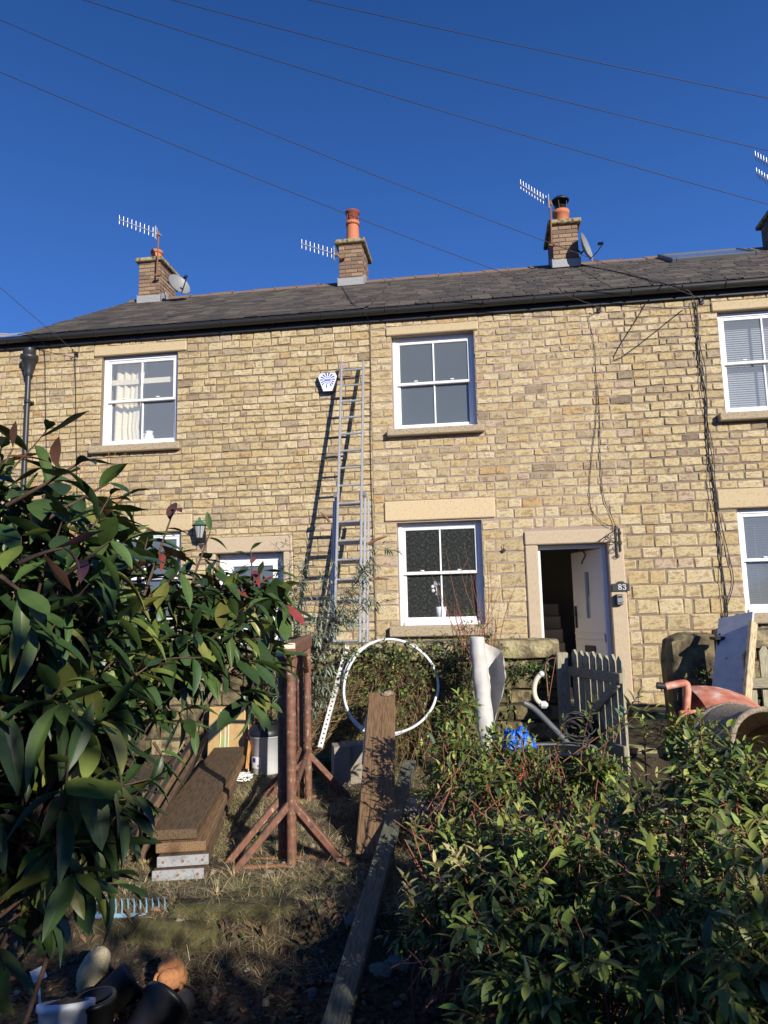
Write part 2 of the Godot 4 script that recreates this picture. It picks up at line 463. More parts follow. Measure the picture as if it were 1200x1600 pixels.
# a rough-faced block, height 1, width aspect, its face bulging to about z = 1 and its sides running back to z = -1
func stone_block(aspect: float, rough: float) -> MB:
	var mb := MB.new()
	var nx := 3 if aspect < 2.4 else 5
	var ny := 3
	var e := 0.075
	var P := []
	for j in ny + 1:
		var row := []
		for i in nx + 1:
			var rim := i == 0 or j == 0 or i == nx or j == ny
			var x: float = -aspect / 2 + aspect * i / nx
			var y: float = -0.5 + 1.0 * j / ny
			if i == 1: x = -aspect / 2 + e
			if i == nx - 1: x = aspect / 2 - e
			if j == 1: y = -0.5 + e
			if j == ny - 1: y = 0.5 - e
			x += rf(-0.06, 0.06) * (0.9 if rim else 1.0)
			y += rf(-0.06, 0.06) * (1.0 if rim else 1.0)
			row.append(Vector3(x, y, rf(0.0, 0.3) if rim else 0.8 + rf(-0.5, 0.55) * rough))
		P.append(row)
	for j in ny:
		for i in nx:
			var a: Vector3 = P[j][i]; var b: Vector3 = P[j][i + 1]; var d: Vector3 = P[j + 1][i + 1]; var f: Vector3 = P[j + 1][i]
			if (i + j) % 2 == 0:
				mb.tri(a, b, d); mb.tri(a, d, f)
			else:
				mb.tri(a, b, f); mb.tri(b, d, f)
	var back := Vector3(0, 0, -1)
	var A: Vector3 = P[0][0]; var B: Vector3 = P[0][nx]; var C: Vector3 = P[ny][nx]; var D: Vector3 = P[ny][0]
	for q in [[A, B], [B, C], [C, D], [D, A]]:
		var p0: Vector3 = q[0]; var p1: Vector3 = q[1]
		mb.quad(Vector3(p0.x, p0.y, -1), Vector3(p1.x, p1.y, -1), p1, p0)
	return mb

# fills [x0, x1] with coursed stones round the blocked rectangles (Rect2: x, y, w, h); returns [centre, size]
func lay_stones(x0: float, x1: float, rows: Array, blocked: Array, gap: float, wmin: float, wmax: float) -> Array:
	var found := []
	for r in rows:
		var ya: float = r[0]; var yb: float = r[1]
		var xl: float = x0 + (r[2] if r.size() > 2 else 0.0); var xr: float = x1 + (r[3] if r.size() > 2 else 0.0)
		var cuts := [xl, xr]
		for b in blocked:
			if b.position.y < yb and b.end.y > ya:
				for cx in [b.position.x, b.end.x]:
					if cx > xl and cx < xr: cuts.append(cx)
		cuts.sort()
		var runs := []
		for i in cuts.size() - 1:
			var a: float = cuts[i]; var d: float = cuts[i + 1]
			if d - a < 0.005: continue
			var lo := ya; var hi := yb
			for b in blocked:
				if b.position.x < d - 0.002 and b.end.x > a + 0.002 and b.position.y < hi and b.end.y > lo:
					if b.position.y - lo > hi - b.end.y: hi = b.position.y
					else: lo = b.end.y
			if hi - lo < 0.035: continue
			if runs and abs(runs[-1][1] - a) < 0.001 and is_equal_approx(runs[-1][2], lo) and is_equal_approx(runs[-1][3], hi):
				runs[-1][1] = d
			else:
				runs.append([a, d, lo, hi])
		for q in runs:
			var x: float = q[0]
			var h: float = q[3] - q[2] - gap
			while q[1] - x > 0.05:
				var w := rf(wmin, wmax) * (0.7 + h * 2.6)
				if rng.randf() < 0.18: w *= 0.6
				if q[1] - x - w < 0.12: w = q[1] - x
				w = min(w, 0.6)
				if w > 0.05:
					found.append([Vector3(x + w / 2, (q[2] + q[3]) / 2 + rf(-0.003, 0.003), 0), Vector2(w - gap, h * rf(0.94, 1.02))])
				x += w
	return found

func set_stones(found: Array, kinds: Array, mats: Array, weights: Array, parent: Node, z: float, deep: float, most := 300) -> void:
	# largest in view first
	var order := []
	for f in found:
		var p := pix(f[0] + Vector3(0, 0, z))
		var inside := p.x > -20 and p.x < 1220 and p.y > 0 and p.y < 1400
		var hid: bool = p.x < 330 and p.y > 720 and f[0].x < 0
		var d2: float = (f[0] - EYE).length_squared()
		order.append([f[1].x * f[1].y / d2 * (1.0 if inside else 0.02) * (0.1 if hid else 1.0), f])
	order.sort_custom(func(a, b): return a[0] > b[0])
	var rest := {}
	for i in order.size():
		var f = order[i][1]
		var asp: float = f[1].x / f[1].y
		var kind = kinds[0]
		for k in kinds:
			if abs(log(k[0] / asp)) < abs(log(kind[0] / asp)): kind = k
		var pick = kind[1][rng.randi() % kind[1].size()]
		var mesh: Mesh = pick[0]
		var flip := -1.0 if rng.randf() < 0.5 else 1.0
		var q := Basis(Vector3(f[1].x / kind[0] * flip, 0, 0), Vector3(0, f[1].y * flip, 0), Vector3(0, 0, deep * rf(0.7, 1.3)))
		q = Basis(Vector3(0, 0, 1), rf(-0.012, 0.012)) * q
		var xf := Transform3D(q, f[0] + Vector3(0, 0, z))
		var wt := weights.duplicate()
		if wt.size() == 10:      # weathering comes in patches, heaviest between the cable bundle and the right house's windows
			var p: Vector3 = f[0]
			var patch := soot.get_noise_2d(p.x * 30, p.y * 30) + 0.55 * exp(-pow((p.x - 2.6) / 0.6, 2) - pow((p.y - 2.75) / 0.7, 2))
			if patch > 0.12:
				for k in [4, 5, 8]: wt[k] *= 1.0 + (patch - 0.12) * 6.0
				wt[9] *= 1.0 + (patch - 0.12) * 14.0
			xf.origin.y += 0.012 * soot.get_noise_2d(p.x * 70, p.y * 25 + 300)
		var t := rng.rand_weighted(PackedFloat32Array(wt))
		if i < most:
			piece("stone", mesh, mats[t], parent, xf)
		else:
			if not rest.has(t): rest[t] = MB.new()
			rest[t].add(pick[1], xf)
	if rest:
		var am := ArrayMesh.new()
		for t in rest:
			am.add_surface_from_arrays(Mesh.PRIMITIVE_TRIANGLES, rest[t].arrays())
			am.surface_set_material(am.get_surface_count() - 1, mats[t])
		var o := MeshInstance3D.new()
		o.name = "stone_field"
		o.mesh = am
		o.set_meta("kind", "stuff")
		parent.add_child(o, true)

# a wall slab from z0 to z1 with rectangular openings left out
func slab_with_holes(mb: MB, x0: float, x1: float, y0: float, y1: float, z0: float, z1: float, holes: Array) -> void:
	var ys := [y0, y1]
	for h in holes:
		for y in [h.position.y, h.end.y]:
			if y > y0 and y < y1 and not ys.has(y): ys.append(y)
	ys.sort()
	for i in ys.size() - 1:
		var a: float = ys[i]; var b: float = ys[i + 1]
		if b - a < 0.001: continue
		var spans := [[x0, x1]]
		for h in holes:
			if h.position.y < b - 0.0005 and h.end.y > a + 0.0005:
				var nxt := []
				for s in spans:
					if h.end.x <= s[0] or h.position.x >= s[1]: nxt.append(s)
					else:
						if h.position.x > s[0]: nxt.append([s[0], h.position.x])
						if h.end.x < s[1]: nxt.append([h.end.x, s[1]])
				spans = nxt
		for s in spans: mb.span(Vector3(s[0], a, z0), Vector3(s[1], b, z1))

func sash_window(house: Node, r: Rect2, glass: Material, recess := 0.085) -> MeshInstance3D:
	var x0 := r.position.x; var x1 := r.end.x; var y0 := r.position.y; var y1 := r.end.y
	var z := -recess
	var f := 0.055
	var mb := MB.new()
	mb.span(Vector3(x0, y0, z - 0.10), Vector3(x0 + f, y1, z), 0.006)
	mb.span(Vector3(x1 - f, y0, z - 0.10), Vector3(x1, y1, z), 0.006)
	mb.span(Vector3(x0 + f, y1 - f, z - 0.10), Vector3(x1 - f, y1, z), 0.006)
	mb.span(Vector3(x0 + f, y0, z - 0.10), Vector3(x1 - f, y0 + f * 0.9, z + 0.025), 0.006)
	var win := part("window", mb, M.upvc, house)
	var mid := (y0 + y1) / 2 + 0.01
	var s := 0.042
	for k in 2:
		var lo := mid - 0.022 if k == 1 else y0 + f * 0.9
		var hi := y1 - f if k == 1 else mid + 0.022
		var zf := z - 0.012 if k == 1 else z - 0.052
		var xa := x0 + f; var xb := x1 - f
		var sb := MB.new()
		sb.span(Vector3(xa, lo, zf - 0.036), Vector3(xa + s, hi, zf), 0.006)
		sb.span(Vector3(xb - s, lo, zf - 0.036), Vector3(xb, hi, zf), 0.006)
		sb.span(Vector3(xa + s, hi - s * (1.0 if k == 1 else 0.9), zf - 0.036), Vector3(xb - s, hi, zf), 0.006)
		sb.span(Vector3(xa + s, lo, zf - 0.036), Vector3(xb - s, lo + s * (0.9 if k == 1 else 1.35), zf), 0.006)
		part("upper_sash" if k == 1 else "lower_sash", sb, M.upvc, win)
		var xm := (xa + xb) / 2
		part("glazing_bar", MB.new().span(Vector3(xm - 0.011, lo + s, zf - 0.03), Vector3(xm + 0.011, hi - s, zf - 0.002), 0.004), M.upvc, win)
		for g in 2:
			var ga := xa + s if g == 0 else xm + 0.011
			var gb := xm - 0.011 if g == 0 else xb - s
			part("pane", MB.new().span(Vector3(ga, lo + s * 0.8, zf - 0.022), Vector3(gb, hi - s * 0.8, zf - 0.018)), glass, win)
	for sx in [0.28, 0.72]:
		part("sash_catch", MB.new().bev(Vector3(lerp(x0, x1, sx), mid + 0.03, z - 0.006), Vector3(0.05, 0.016, 0.016), 0.004), M.upvc, win)
	return win

func roof_point(t: float, x: float, lift := 0.0) -> Vector3:    # t: 0 at the drip edge, 1 at the ridge
	var p := DRIP.lerp(RIDGE, t)
	var nrm := Vector2(RIDGE.y - DRIP.y, DRIP.x - RIDGE.x).normalized()   # z, y
	return Vector3(x, p.y + nrm.y * lift, p.x + nrm.x * lift)

func build_roof(house: Node, x0: float, x1: float) -> Node3D:
	var mb := MB.new()
	var z_back := RIDGE.x * 2 - DRIP.x
	for q in [[roof_point(0, 0), roof_point(1, 0)], [Vector3(0, DRIP.y, z_back), Vector3(0, RIDGE.y, RIDGE.x)]]:
		var a: Vector3 = q[0]; var b: Vector3 = q[1]
		var d := Vector3(0, 0.12, 0)
		var poly := [Vector3(0, a.y, a.z), Vector3(0, b.y, b.z), Vector3(0, b.y, b.z) - d, Vector3(0, a.y, a.z) - d * 0.3]
		var L := []; var R := []
		for p in poly:
			L.append(p + Vector3(x0, -0.012, 0)); R.append(p + Vector3(x1, -0.012, 0))
		for i in 4:
			var j := (i + 1) % 4
			if q[0].z > RIDGE.x: mb.quad(L[i], R[i], R[j], L[j])
			else: mb.quad(L[j], R[j], R[i], L[i])
		mb.quad(L[0], L[1], L[2], L[3]); mb.quad(R[3], R[2], R[1], R[0])
	var roof := part("roof", mb, M.joint_earth, house)
	# slates in diminishing courses, each a thin split slab lying on the course below
	var slope := (roof_point(1, 0) - roof_point(0, 0))
	var len := slope.length()
	var up := slope.normalized()
	var out := up.cross(Vector3.RIGHT).normalized() * -1.0
	if out.y < 0: out = -out
	var kinds := []
	for k in 8:
		var s := MB.new()
		var j := func() -> float: return rf(-0.02, 0.02)
		var a := Vector3(-0.5, 0.0 + j.call(), 0.5); var b := Vector3(0.5, 0.0 + j.call(), 0.5)
		var c := Vector3(0.5, 0, -0.5); var d := Vector3(-0.5, 0, -0.5)
		a += Vector3(0, 0, rf(-0.02, 0.02)); b += Vector3(0, 0, rf(-0.02, 0.02))
		var m := (a + b) / 2 + Vector3(0, 0, rf(-0.03, 0.03))
		var T := Vector3(0, 1, 0)
		s.quad(a + T, m + T, (c + d) / 2 + T, d + T); s.quad(m + T, b + T, c + T, (c + d) / 2 + T)
		s.quad(a, m, m + T, a + T); s.quad(m, b, b + T, m + T)
		s.quad(b, c, c + T, b + T); s.quad(d, a, a + T, d + T)
		kinds.append([s.mesh(), s])
	var dist := 0.0
	var list := []
	var row := 0
	var gauge := 0.20
	while dist < len - 0.10:
		var x := x0 - rf(0.0, 0.25)
		while x < x1 - 0.02:
			var w := rf(0.17, 0.30)
			var xa: float = max(x, x0); var xb: float = min(x + w, x1)
			if xb - xa > 0.05: list.append([xa, xb, dist, row])
			x += w
		dist += gauge
		gauge = max(0.125, gauge * 0.98)
		row += 1
	var rest := {}
	var count := 0
	list.sort_custom(func(a, b): return (a[1] - a[0]) * (1.0 - 0.08 * a[2]) * (1.0 if pix(roof_point(a[2] / len, a[0])).x < 1200 and pix(roof_point(a[2] / len, a[1])).x > 0 else 0.1) > (b[1] - b[0]) * (1.0 - 0.08 * b[2]) * (1.0 if pix(roof_point(b[2] / len, b[0])).x < 1200 and pix(roof_point(b[2] / len, b[1])).x > 0 else 0.1))
	for s in list:
		var L: float = min(0.34, len - s[2] + 0.02)
		var tilt := rf(-0.012, 0.010)
		var q := Basis(Vector3.RIGHT, out, -up)
		q = Basis(Vector3.RIGHT, -0.045 + tilt) * q      # the tail rides on the course below
		q = Basis(out, rf(-0.035, 0.035)) * q
		q = Basis(up, rf(-0.014, 0.014)) * q
		var centre := roof_point((s[2] + L / 2 + rf(-0.022, 0.022)) / len, (s[0] + s[1]) / 2, 0.004)
		var xf := Transform3D(q * Basis.from_scale(Vector3(s[1] - s[0] - rf(0.007, 0.018), rf(0.009, 0.017), L)), centre)
		var t := rng.randi() % 5
		if count < 300:
			piece("slate", kinds[rng.randi() % 8][0], stone_mats.slate[t], roof, xf)
		else:
			if not rest.has(t): rest[t] = MB.new()
			rest[t].add(kinds[rng.randi() % 8][1], xf)
		count += 1
	if rest:
		var am := ArrayMesh.new()
		for t in rest:
			am.add_surface_from_arrays(Mesh.PRIMITIVE_TRIANGLES, rest[t].arrays())
			am.surface_set_material(am.get_surface_count() - 1, stone_mats.slate[t])
		var o := MeshInstance3D.new()
		o.name = "slate_field"; o.mesh = am; o.set_meta("kind", "stuff")
		roof.add_child(o, true)
	# ridge tiles
	var x := x0
	while x < x1 - 0.05:
		var w: float = min(0.42, x1 - x)
		var y := RIDGE.y + rf(-0.006, 0.012)
		var rt := MB.new()
		var prof := [Vector2(0.15, -0.075), Vector2(0.075, -0.015), Vector2(0.025, 0.035), Vector2(-0.025, 0.035), Vector2(-0.075, -0.015), Vector2(-0.15, -0.075)]
		for i in prof.size() - 1:
			var a: Vector2 = prof[i]; var b: Vector2 = prof[i + 1]
			rt.quad(Vector3(x + 0.006, y + a.y, RIDGE.x + a.x), Vector3(x + w - 0.004, y + a.y, RIDGE.x + a.x), Vector3(x + w - 0.004, y + b.y, RIDGE.x + b.x), Vector3(x + 0.006, y + b.y, RIDGE.x + b.x))
		rt.bev(Vector3(x + w - 0.02, y + 0.03, RIDGE.x), Vector3(0.06, 0.03, 0.1), 0.012)   # the bedding that squeezes out of each joint
		part("ridge_tile", rt, M.ridge, roof)
		x += w
	return roof

func build_gutter(house: Node, x0: float, x1: float) -> void:
	var mb := MB.new()
	var cz := 0.125; var cy := 4.835; var r := 0.062
	var N := 9
	for i in N:
		var g0 := PI + PI * i / N; var g1 := PI + PI * (i + 1) / N
		for s in [[r, 1.0], [r - 0.005, -1.0]]:
			var a := Vector3(x0, cy + sin(g0) * s[0], cz - cos(g0) * s[0] * -1.0); var b := Vector3(x0, cy + sin(g1) * s[0], cz + cos(g1) * s[0])
			a.z = cz + cos(g0) * s[0]
			var na: Vector3 = Vector3(0, sin(g0), cos(g0)) * s[1]; var nb: Vector3 = Vector3(0, sin(g1), cos(g1)) * s[1]
			var D := Vector3(x1 - x0, 0, 0)
			if s[1] > 0: mb.quad_n(a, a + D, b + D, b, na, na, nb, nb)
			else: mb.quad_n(a, b, b + D, a + D, na, nb, nb, na)
	mb.tube([Vector3(x0, cy + 0.004, cz + r), Vector3(x1, cy + 0.004, cz + r)], 0.007, 6)
	var gut := part("gutter", mb, M.gutter, house)
	var x := x0 + 0.25
	while x < x1:
		var b := MB.new()
		var pts := []
		for i in 8:
			var g := PI + PI * i / 7
			pts.append(Vector3(x, cy + sin(g) * (r + 0.006), cz + cos(g) * (r + 0.006)))
		b.tube(pts, 0.008, 4)
		part("bracket", b, M.gutter, gut)
		x += 0.62 + rf(-0.12, 0.12)
	var fb := MB.new()
	fb.span(Vector3(x0, EAVES - 0.015, -0.02), Vector3(x1, 4.84, 0.05), 0.006)
	part("fascia", fb, M.fascia, house)

func build_chimney(house: Node, cx: float, w: float, d: float, top: float, pot: int) -> Node3D:
	var base := 6.35
	var cz := -3.15
	var core := MB.new().span(Vector3(cx - w / 2 + 0.012, base, cz - d / 2 + 0.012), Vector3(cx + w / 2 - 0.012, top, cz + d / 2 - 0.012))
	var ch := part("chimney", core, M.chimney_mortar, house)
	var y := 6.62
	var row := 0
	while y < top - 0.02:
		for f in 4:
			var along_x := f % 2 == 0
			var L := w if along_x else d - 0.22
			var s := -L / 2 - (0.11 if row % 2 else 0.0)
			while s < L / 2 - 0.02:
				var a: float = max(s, -L / 2); var b: float = min(s + 0.225, L / 2)
				s += 0.225
				if b - a < 0.03: continue
				var m := (a + b) / 2
				var sz := Vector3(b - a - 0.010, 0.064, 0.11) if along_x else Vector3(0.11, 0.064, b - a - 0.010)
				var at := Vector3(cx + m, y + 0.037, cz + (d / 2 - 0.055) * (1 if f == 0 else -1)) if along_x else Vector3(cx + (w / 2 - 0.055) * (1 if f == 1 else -1), y + 0.037, cz + m)
				if f == 2: continue
				part("brick", MB.new().bev(at + Vector3(rf(-0.003, 0.003), 0, rf(-0.003, 0.003)), sz, 0.006), stone_mats.chimney[rng.randi() % 4], ch)
		y += 0.075
		row += 1
	var cap := MB.new()
	cap.bev(Vector3(cx, top + 0.035, cz), Vector3(w + 0.12, 0.075, d + 0.12), 0.012)
	cap.bev(Vector3(cx, top + 0.09, cz), Vector3(w - 0.08, 0.05, d - 0.1), 0.03)
	part("capping_slab", cap, M.chimney_cap, ch)
	var fl := MB.new()
	fl.span(Vector3(cx - w / 2 - 0.02, 6.60, cz + d / 2 - 0.01), Vector3(cx + w / 2 + 0.02, 6.745, cz + d / 2 + 0.018), 0.004)
	for sx in [-1, 1]:
		for k in 3:
			fl.span(Vector3(cx + sx * (w / 2 + 0.0), 6.62 + k * 0.07, cz + d / 2 - 0.1 - k * 0.12), Vector3(cx + sx * (w / 2 + 0.02), 6.76 + k * 0.07, cz + d / 2 + 0.016 - k * 0.12))
	part("lead_flashing", fl, M.lead, ch)
	var xf := Transform3D(Basis.from_scale(Vector3(1, [1.0, 1.22, 1.3][pot], 1)), Vector3(cx, top + 0.10, cz + 0.08))
	if pot == 0:
		var p0 := MB.new().lathe([Vector2(0.115, 0), Vector2(0.10, 0.2), Vector2(0.10, 0.2), Vector2(0.115, 0.2), Vector2(0.115, 0.26), Vector2(0.08, 0.26), Vector2(0.08, 0.1)], xf, 16)
		part("chimney_pot", p0, M.terracotta, ch)
	elif pot == 1:
		part("chimney_pot", MB.new().lathe([Vector2(0.125, 0), Vector2(0.112, 0.34), Vector2(0.112, 0.34), Vector2(0.128, 0.34), Vector2(0.128, 0.40), Vector2(0.09, 0.40), Vector2(0.09, 0.2)], xf, 18), M.terracotta, ch)
		var cw := MB.new().lathe([Vector2(0.085, 0.38), Vector2(0.1, 0.40), Vector2(0.105, 0.52), Vector2(0.14, 0.545), Vector2(0.14, 0.565), Vector2(0.0, 0.60)], xf, 18)
		for k in 10:
			var g := TAU * k / 10
			cw.bev(xf * Vector3(cos(g) * 0.108, 0.465, sin(g) * 0.108), Vector3(0.012, 0.11, 0.012), 0.002)
		part("cowl", cw, M.terracotta_dark, ch)
	else:
		part("chimney_pot", MB.new().lathe([Vector2(0.15, 0), Vector2(0.135, 0.18), Vector2(0.15, 0.19), Vector2(0.15, 0.25), Vector2(0.11, 0.25), Vector2(0.11, 0.1)], xf, 18), M.terracotta, ch)
		var cw := MB.new().lathe([Vector2(0.155, 0.40), Vector2(0.16, 0.415), Vector2(0.10, 0.455), Vector2(0.0, 0.47)], xf, 18)
		cw.lathe([Vector2(0.10, 0.25), Vector2(0.095, 0.33), Vector2(0.085, 0.33)], xf, 16)
		for k in 4:
			var g := TAU * k / 4 + 0.4
			cw.tube([xf * Vector3(cos(g) * 0.09, 0.26, sin(g) * 0.09), xf * Vector3(cos(g) * 0.12, 0.42, sin(g) * 0.12)], 0.008, 5)
		part("cowl", cw, M.black, ch)
	return ch

func build_shell(house: Node, x0: float, x1: float, holes: Array, mortar: Material, stone_z := 0.0) -> MeshInstance3D:
	var mb := MB.new()
	slab_with_holes(mb, x0, x1, GROUND - 0.3, EAVES, -0.34, 0.0, holes)
	var wall := part("wall", mb, mortar, house)
	var inn := MB.new()
	inn.span(Vector3(x0 + 0.002, GROUND - 0.3, -6.7), Vector3(x1 - 0.002, EAVES + 0.05, -6.5))
	for xx in [x0 + 0.002, x1 - 0.102]: inn.span(Vector3(xx, GROUND - 0.3, -6.498), Vector3(xx + 0.1, EAVES, -0.342))
	part("inner_wall", inn, M.room, house)
	for y in [GROUND - 0.16, 2.30, EAVES - 0.05]:
		part("floor_slab", MB.new().span(Vector3(x0 + 0.11, y, -6.49), Vector3(x1 - 0.11, y + 0.16, -0.345)), M.room, house)
	part("partition", MB.new().span(Vector3(x0 + 0.11, GROUND + 0.01, -3.4), Vector3(x1 - 0.11, EAVES - 0.06, -3.3)), M.room, house)
	return wall

func _ready() -> void:
	# ---- camera, sky, sun, exposure ----
	look = Basis.from_euler(Vector3(deg_to_rad(7.85), deg_to_rad(7.6), deg_to_rad(-1.31)))
	var cam := Camera3D.new()
	cam.name = "camera"
	add_child(cam)
	cam.transform = Transform3D(look, EYE)
	cam.fov = rad_to_deg(2 * atan(800.0 / FOCAL))
	cam.near = 0.05
	cam.far = 500
	cam.current = true
	var env := Environment.new()
	env.background_mode = Environment.BG_SKY
	var sm := ProceduralSkyMaterial.new()
	sm.sky_top_color = Color(0.0045, 0.033, 0.138).linear_to_srgb()
	sm.sky_horizon_color = Color(0.099, 0.29, 0.89).linear_to_srgb()
	sm.sky_curve = 0.3
	sm.ground_bottom_color = Color(0.05, 0.045, 0.035).linear_to_srgb()
	sm.ground_horizon_color = Color(0.10, 0.10, 0.09).linear_to_srgb()
	sm.sun_angle_max = 1.0
	var sky := Sky.new()
	sky.sky_material = sm
	env.sky = sky
	env.tonemap_mode = Environment.TONE_MAPPER_LINEAR
	env.tonemap_exposure = 1.4
	env.sdfgi_enabled = true
	env.ssao_enabled = true
	env.ssil_enabled = true
	var we := WorldEnvironment.new()
	we.name = "world_environment"
	we.environment = env
	add_child(we)
	var sun := DirectionalLight3D.new()
	sun.name = "sun"
	add_child(sun)
	sun.look_at_from_position(Vector3(0.75, 0.5, 1.0) * 20, Vector3.ZERO)
	sun.light_energy = 1.45
	sun.light_color = Color(1.0, 0.972, 0.93)
	sun.light_angular_distance = 0.5
	sun.shadow_enabled = true
	rng.seed = 7
	make_materials()
	build_ground()
	build_terrace()
	build_fittings()
	build_wires()
	build_garden_wall()
	build_clutter()
	build_foreground()
	build_plants()
	build_hedge()

func build_terrace() -> void:
	soot.seed = 17; soot.frequency = 0.012; soot.fractal_octaves = 3
	rng.seed = 11
	stone_kinds = make_stone_kinds(12, 1.0)
	courses = []
	var y := GROUND + 0.1
	rng.seed = 13
	while y < EAVES - 0.02:
		var h := 0.195
		if y > 0.62: h = 0.165
		if y > 1.5: h = 0.135
		if y > 2.1: h = 0.105
		h *= rf(0.84, 1.16)
		if EAVES - y - h < 0.07: h = EAVES - y
		courses.append([y, y + h])
		y += h
	var left_courses := []
	y = GROUND + 0.05
	while y < EAVES - 0.02:
		var h := 0.101 * rf(0.80, 1.2)
		if y < 0.6: h *= 1.3
		if EAVES - y - h < 0.06: h = EAVES - y
		left_courses.append([y, y + h])
		y += h
	build_left_house(left_courses)
	build_middle_house()
	build_right_house()
	build_end_house()

# the joint between two houses is toothed: each course runs a little over or short of it
func toothed(rows: Array, side: int) -> Array:
	var out := []
	for i in rows.size():
		var o := sin(i * 12.9898) * 0.11
		out.append([rows[i][0], rows[i][1], 0.0 if side == 0 else o, o if side == 0 else 0.0])
	return out

func build_left_house(rows: Array) -> void:
	var x0 := -7.06; var x1 := -1.425
	var h := thing("terrace_house", "buff stone terrace house with cream curtain in its upper sash window", "house", Vector3.ZERO, Basis(), "houses of the stone terrace")
	var up := Rect2(-5.37, 3.165, 1.15, 1.345)
	var low := Rect2(-5.25, 0.62, 1.12, 1.28)
	var door := Rect2(-3.62, GROUND + 0.15, 0.95, 2.02)
	var wall := build_shell(h, x0, x1, [up, low, door], M.mortar_dark)
	var blocked := [up, low, door]
	# head, sill and door stones
	var head := Rect2(-5.50, 4.51, 1.42, 0.15); var sill := Rect2(-5.50, 3.055, 1.36, 0.11)
	var head2 := Rect2(-5.42, 1.90, 1.46, 0.24); var sill2 := Rect2(-5.40, 0.50, 1.4, 0.12)
	var dhead := Rect2(-3.76, door.end.y, 1.22, 0.22)
	for q in [["lintel", head, 0.03, M.lintel_gold], ["window_sill", sill, 0.10, M.sill], ["lintel", head2, 0.03, M.lintel_gold], ["window_sill", sill2, 0.10, M.sill], ["lintel", dhead, 0.03, M.surround]]:
		var r: Rect2 = q[1]
		part(q[0], MB.new().span(Vector3(r.position.x + 0.004, r.position.y + 0.003, -0.3), Vector3(r.end.x - 0.004, r.end.y - 0.003, q[2]), 0.012), q[3], h)
		blocked.append(r)
	for sx in [door.position.x - 0.14, door.end.x]:
		var r := Rect2(sx, GROUND + 0.1, 0.14, door.end.y - GROUND - 0.1)
		part("door_jamb", MB.new().span(Vector3(r.position.x + 0.003, r.position.y, -0.3), Vector3(r.end.x - 0.003, r.end.y - 0.003, 0.03), 0.012), M.surround, h)
		blocked.append(r)
	rng.seed = 21
	set_stones(lay_stones(x0, x1, rows, blocked, 0.014, 0.16, 0.31), stone_kinds, stone_mats.house, [5, 4, 1.6, 0.6, 2, 0.9, 4, 0.3, 0.1, 0.01], wall, 0.0, 0.011)
	sash_window(h, up, M.glass, 0.06)
	sash_window(h, low, M.glass_hazy, 0.06)
	# door: white frame, glazed upper light
	var dm := MB.new()
	var dz := -0.14
	dm.span(Vector3(door.position.x, door.position.y, dz - 0.06), Vector3(door.position.x + 0.07, door.end.y, dz), 0.006)
	dm.span(Vector3(door.end.x - 0.07, door.position.y, dz - 0.06), Vector3(door.end.x, door.end.y, dz), 0.006)
	dm.span(Vector3(door.position.x + 0.07, door.end.y - 0.07, dz - 0.06), Vector3(door.end.x - 0.07, door.end.y, dz), 0.006)
	var dn := part("front_door", dm, M.upvc, h)
	var a := door.position + Vector2(0.07, 0); var b := door.end - Vector2(0.07, 0.07)
	var leaf := MB.new()
	slab_with_holes(leaf, a.x, b.x, a.y, b.y, dz - 0.055, dz - 0.01, [Rect2(a.x + 0.12, 0.55, b.x - a.x - 0.24, b.y - 0.65)])
	part("door_leaf", leaf, M.upvc, dn)
	part("pane", MB.new().span(Vector3(a.x + 0.12, 0.55, dz - 0.035), Vector3(b.x - 0.12, b.y - 0.10, dz - 0.03)), M.glass_hazy, dn)
	part("letter_plate", MB.new().bev(Vector3((a.x + b.x) / 2, 0.42, dz), Vector3(0.26, 0.06, 0.02), 0.006), M.steel, dn)
	build_roof(h, -6.62, x1)
	# the roof steps down at the verge: a lead-covered strip over the last of the gutter
	part("lead_strip", lead_strip(), M.lead, h)
	build_gutter(h, x0, x1)
	build_chimney(h, -6.03, 0.43, 0.75, 7.42, 0)
	build_chimney(h, -2.16, 0.44, 0.80, 7.41, 1)
	var g := MB.new()
	var gx := -6.6
	g.quad(Vector3(gx, EAVES - 0.1, -6.5), Vector3(gx, EAVES - 0.1, 0.0), Vector3(gx, RIDGE.y - 0.12, RIDGE.x), Vector3(gx, RIDGE.y - 0.12, RIDGE.x))
	g.quad(Vector3(gx + 0.2, EAVES - 0.1, 0.0), Vector3(gx + 0.2, EAVES - 0.1, -6.5), Vector3(gx + 0.2, RIDGE.y - 0.12, RIDGE.x), Vector3(gx + 0.2, RIDGE.y - 0.12, RIDGE.x))
	part("gable_wall", g, M.mortar_dark, h)
	# things on the upper window sill inside
	var cu := thing("curtain", "cream curtain drawn to one side inside the upper sash window", "curtain", Vector3(-5.28, 3.2, -0.26))
	var rows2 := []
	for k in 10:
		var t := k / 9.0
		var row := []
		for i in 25:
			var s := i / 24.0
			var w: float = lerp(0.46, 0.34, t) if t < 0.85 else 0.40
			row.append(Vector3(s * w, 1.28 - 1.28 * t, (0.016 + 0.012 * sin(s * 5.0)) * sin(s * s * 14.0 + s * 17.0 + t * 0.8) + 0.014 * sin(s * 7.0 + t * 2.0)))
		rows2.append(row)
	part("cloth", MB.new().sheet(rows2), M.linen, cu)
	var bl := thing("roller_blind", "cream blind pulled a little way down behind the upper sash window", "blind", Vector3(-4.8, 4.2, -0.22))
	part("cloth", MB.new().span(Vector3(-0.53, -0.06, -0.004), Vector3(0.53, 0.02, 0.0)), M.linen, bl)
	part("roller", MB.new().tube([Vector3(-0.53, 0.3, -0.02), Vector3(0.53, 0.3, -0.02)], 0.02, 10), M.linen, bl)
	var jug := thing("jug", "small white jug standing on the sill inside the upper window", "jug", pz(233, 691, -0.2))
